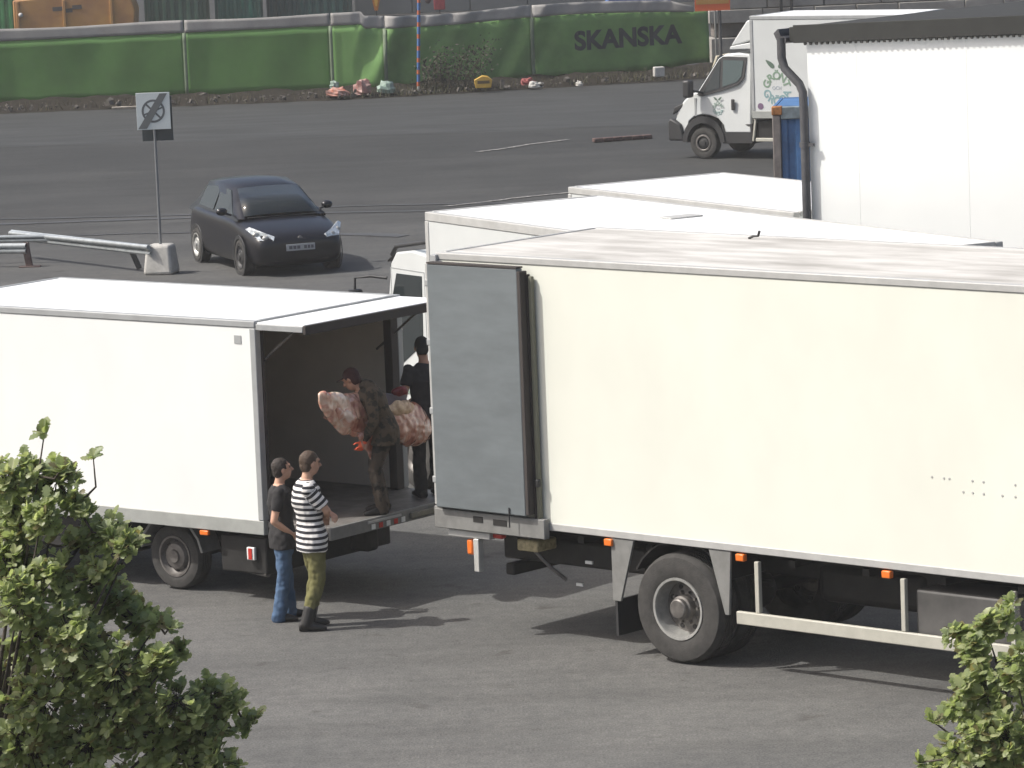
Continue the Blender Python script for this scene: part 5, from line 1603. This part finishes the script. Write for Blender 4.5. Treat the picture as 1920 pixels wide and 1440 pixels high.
def oak(name, label, base, trunk_top, blobs, seed, extra):
    rnd = random.Random(seed)
    root = empty(name, base)
    tag(root, label, 'tree')
    base = Vector(base)
    T = Vector(trunk_top) - base
    tr = MB()
    tr.tube([(0, 0, 0), T * 0.35 + Vector((.03, .02, 0)), T * 0.7, T], [.10, .085, .07, .05], 12)
    tr.build('trunk', BARK, root, smooth=180)
    br = MB()
    mbs = [MB() for _ in LEAFM]
    def leaf(p, d, nrm, s):
        d = d.normalized()
        nrm = (nrm - d * nrm.dot(d))
        if nrm.length < 1e-3: nrm = d.orthogonal()
        nrm.normalize()
        q = d.cross(nrm)
        vs = []
        bend = rnd.uniform(-0.25, 0.45)
        cup = rnd.uniform(-0.12, 0.30)
        for t, w_ in OUT:
            vs.append(p + d * t * s + q * w_ * s + nrm * (-bend * t * t * s + cup * w_ * s))
        for t, w_ in OUT[::-1]:
            vs.append(p + d * t * s - q * w_ * s + nrm * (-bend * t * t * s + cup * w_ * s))
        k = len(OUT)
        mid = [p + d * t * s - nrm * bend * t * t * s for t, _ in OUT]
        mb_ = mbs[rnd.choices(range(4), (4, 4, 2, 1))[0]]
        n0 = len(mb_.v)
        mb_.v += [tuple(a) for a in vs] + [tuple(a) for a in mid]
        for i in range(k - 1):
            mb_.f.append((n0 + i, n0 + i + 1, n0 + 2 * k + i + 1, n0 + 2 * k + i))
            mb_.f.append((n0 + 2 * k - 1 - i, n0 + 2 * k + i, n0 + 2 * k + i + 1, n0 + 2 * k - 2 - i))
    def rosette(p, ax, n, s):
        ax = ax.normalized()
        u = ax.orthogonal().normalized()
        v = ax.cross(u)
        a0 = rnd.uniform(0, 6.28)
        for i in range(n):
            a = a0 + i * 2.4 + rnd.uniform(-.3, .3)
            tl = rnd.uniform(0.35, 1.25)
            d = ax * math.cos(tl) + (u * math.cos(a) + v * math.sin(a)) * math.sin(tl)
            leaf(p - ax * rnd.uniform(0, 0.03), d, ax + Vector((0, 0, 0.6)), s * rnd.uniform(0.7, 1.15))
    allb = [(Vector((x_, 24 + rnd.uniform(-.25, .25), z_)) - base, r_, t_) for x_, z_, r_, t_ in blobs] + [(Vector(e[:3]) - base, e[3], 0) for e in extra]
    hubs = []
    for c, r_, t_ in allb:
        # limb from the trunk to the clump
        st = T * rnd.uniform(0.75, 1.0)
        best = min(hubs, key=lambda h: (h - c).length + (0.4 if h.z > c.z else 0)) if hubs and rnd.random() < 0.75 else st
        if (best - c).length > 1.1: best = st
        mid = best.lerp(c, 0.55) + Vector((rnd.uniform(-.06, .06), rnd.uniform(-.06, .06), -0.05))
        L_ = (best - c).length
        br.tube([best, mid, c], [0.008 + 0.008 * L_, 0.006 + 0.003 * L_, 0.004], 6)
        if not t_: hubs.append(c)
        if t_:
            rosette(c, Vector((rnd.uniform(-.4, .3), -.5, .8)), 10, 0.085)
            continue
        nn = max(7, int(1000 * r_ * r_ + 140 * r_))
        for i in range(nn):
            d = Vector((rnd.gauss(0, 1), rnd.gauss(0, 1), rnd.gauss(0.15, 1))).normalized()
            p = c + Vector((d.x, d.y * 1.25, d.z)) * r_ * rnd.uniform(0.35, 1.0)
            br.tube([c.lerp(p, 0.25), p], [0.0035, 0.002], 4)
            ax = d * 0.55 + Vector((-0.5, -0.4, 0.7))
            rosette(p, ax, rnd.randint(5, 8), rnd.uniform(0.046, 0.082))
    br.build('branches', BARK, root, smooth=180)
    # one crown mesh carrying four leaf shades
    cm = MB()
    me_ = bpy.data.meshes.new('crown')
    off, mi = 0, []
    for i, m_ in enumerate(mbs):
        n0 = len(cm.v)
        cm.v += m_.v
        cm.f += [[a + n0 for a in f_] for f_ in m_.f]
        mi += [i] * len(m_.f)
    me_.from_pydata(cm.v, [], cm.f)
    for m_ in LEAFM: me_.materials.append(m_)
    me_.polygons.foreach_set('material_index', mi)
    o_ = bpy.data.objects.new('crown', me_)
    COL.objects.link(o_)
    o_.parent = root
    return root
LBL = [(-2.75, 4.78, 0.055, 1), (-2.87, 4.53, 0.13, 0), (-2.72, 4.46, 0.14, 0), (-3.0, 4.49, 0.15, 0), (-2.59, 4.33, 0.1, 0), (-2.48, 4.62, 0.045, 1), (-2.65, 4.58, 0.045, 1), (-2.4, 4.15, 0.13, 0), (-2.57, 4.11, 0.12, 0), (-2.95, 4.14, 0.16, 0), (-2.3, 4.11, 0.07, 0), (-2.74, 3.92, 0.16, 0), (-2.93, 3.82, 0.18, 0), (-2.52, 3.82, 0.14, 0), (-3.03, 3.98, 0.2, 0), (-2.63, 3.58, 0.2, 0), (-2.91, 3.5, 0.22, 0), (-2.29, 3.6, 0.14, 0), (-2.37, 3.73, 0.08, 0), (-2.15, 3.6, 0.09, 0), (-2.06, 3.62, 0.04, 1), (-2.13, 3.42, 0.12, 0), (-2.02, 3.46, 0.06, 0), (-2.38, 3.38, 0.2, 0), (-2.83, 3.21, 0.24, 0), (-2.36, 3.13, 0.22, 0), (-2.04, 3.18, 0.16, 0), (-1.86, 3.17, 0.12, 0), (-1.73, 3.13, 0.1, 0), (-1.64, 2.96, 0.075, 0), (-1.86, 2.95, 0.17, 0), (-2.18, 2.9, 0.24, 0), (-2.59, 2.92, 0.28, 0), (-2.97, 2.9, 0.3, 0), (-2.0, 2.76, 0.2, 0), (-2.26, 4.13, 0.06, 0), (-3.0, 4.3, 0.16, 0), (-2.45, 3.72, 0.13, 0), (-2.22, 3.28, 0.15, 0), (-2.6, 3.36, 0.18, 0), (-1.95, 3.04, 0.14, 0), (-2.78, 4.3, 0.14, 0), (-2.45, 3.95, 0.10, 0), (-1.8, 2.82, 0.12, 0)]
RBL = [(2.77, 3.33, 0.1, 0), (2.6, 3.3, 0.08, 0), (2.89, 3.39, 0.12, 0), (2.88, 3.17, 0.15, 0), (2.7, 3.14, 0.09, 0), (2.59, 3.04, 0.07, 0), (2.76, 2.98, 0.15, 0), (2.66, 2.79, 0.12, 0), (2.85, 2.75, 0.2, 0), (2.41, 2.84, 0.045, 1), (2.48, 2.74, 0.05, 1), (2.33, 2.59, 0.06, 1), (2.56, 2.67, 0.1, 0), (2.68, 2.57, 0.16, 0), (2.52, 2.86, 0.05, 0), (2.58, 2.9, 0.09, 0), (2.46, 2.56, 0.09, 0), (2.68, 3.24, 0.09, 0)]
exL = [(-3.4 + random.uniform(-.35, .1), 24 + random.uniform(-.7, .7), 2.3 + 0.27 * k, .26) for k in range(9)] + [(-2.7, 24.5, 2.5, .3), (-2.2, 24.3, 2.45, .28), (-3.1, 24.6, 3.2, .25), (-2.7, 24.6, 3.5, .2), (-3.0, 24.5, 3.8, .2), (-2.5, 24.5, 3.2, .16), (-1.9, 24.1, 2.5, .2)]
oak('oak_tree', 'leafy oak tree filling the lower left corner', (-3.55, 24.3, 0), (-3.2, 24.15, 2.7), LBL, 11, exL)
exR = [(3.25 + random.uniform(-.1, .3), 24 + random.uniform(-.6, .6), 1.9 + 0.25 * k, .25) for k in range(6)] + [(2.95, 24.3, 2.4, .22), (3.05, 24.1, 3.0, .18), (2.8, 24.3, 2.3, .2)]
oak('oak_tree', 'leafy oak branches entering at the lower right corner', (3.5, 24.3, 0), (3.3, 24.2, 2.2), RBL, 23, exR)

# ---------------------------------------------------------------- thin scattering volume added to lift the blacks like veiling glare
hz_ = MB().box(-420, 420, -20, 700, -1.2, 9.5).build('glare_haze', mat('glare_haze_dummy', (1, 1, 1)))
hm_ = bpy.data.materials.new('glare_haze_air')
hm_.use_nodes = True
hn = hm_.node_tree.nodes
hn.remove(hn['Principled BSDF'])
pv = hn.new('ShaderNodeVolumePrincipled')
pv.inputs['Color'].default_value = (0.97, 0.97, 0.95, 1)
pv.inputs['Density'].default_value = 0.0005
hm_.node_tree.links.new(pv.outputs[0], hn['Material Output'].inputs['Volume'])
hz_.data.materials.clear()
hz_.data.materials.append(hm_)
tag(hz_, kind='stuff')
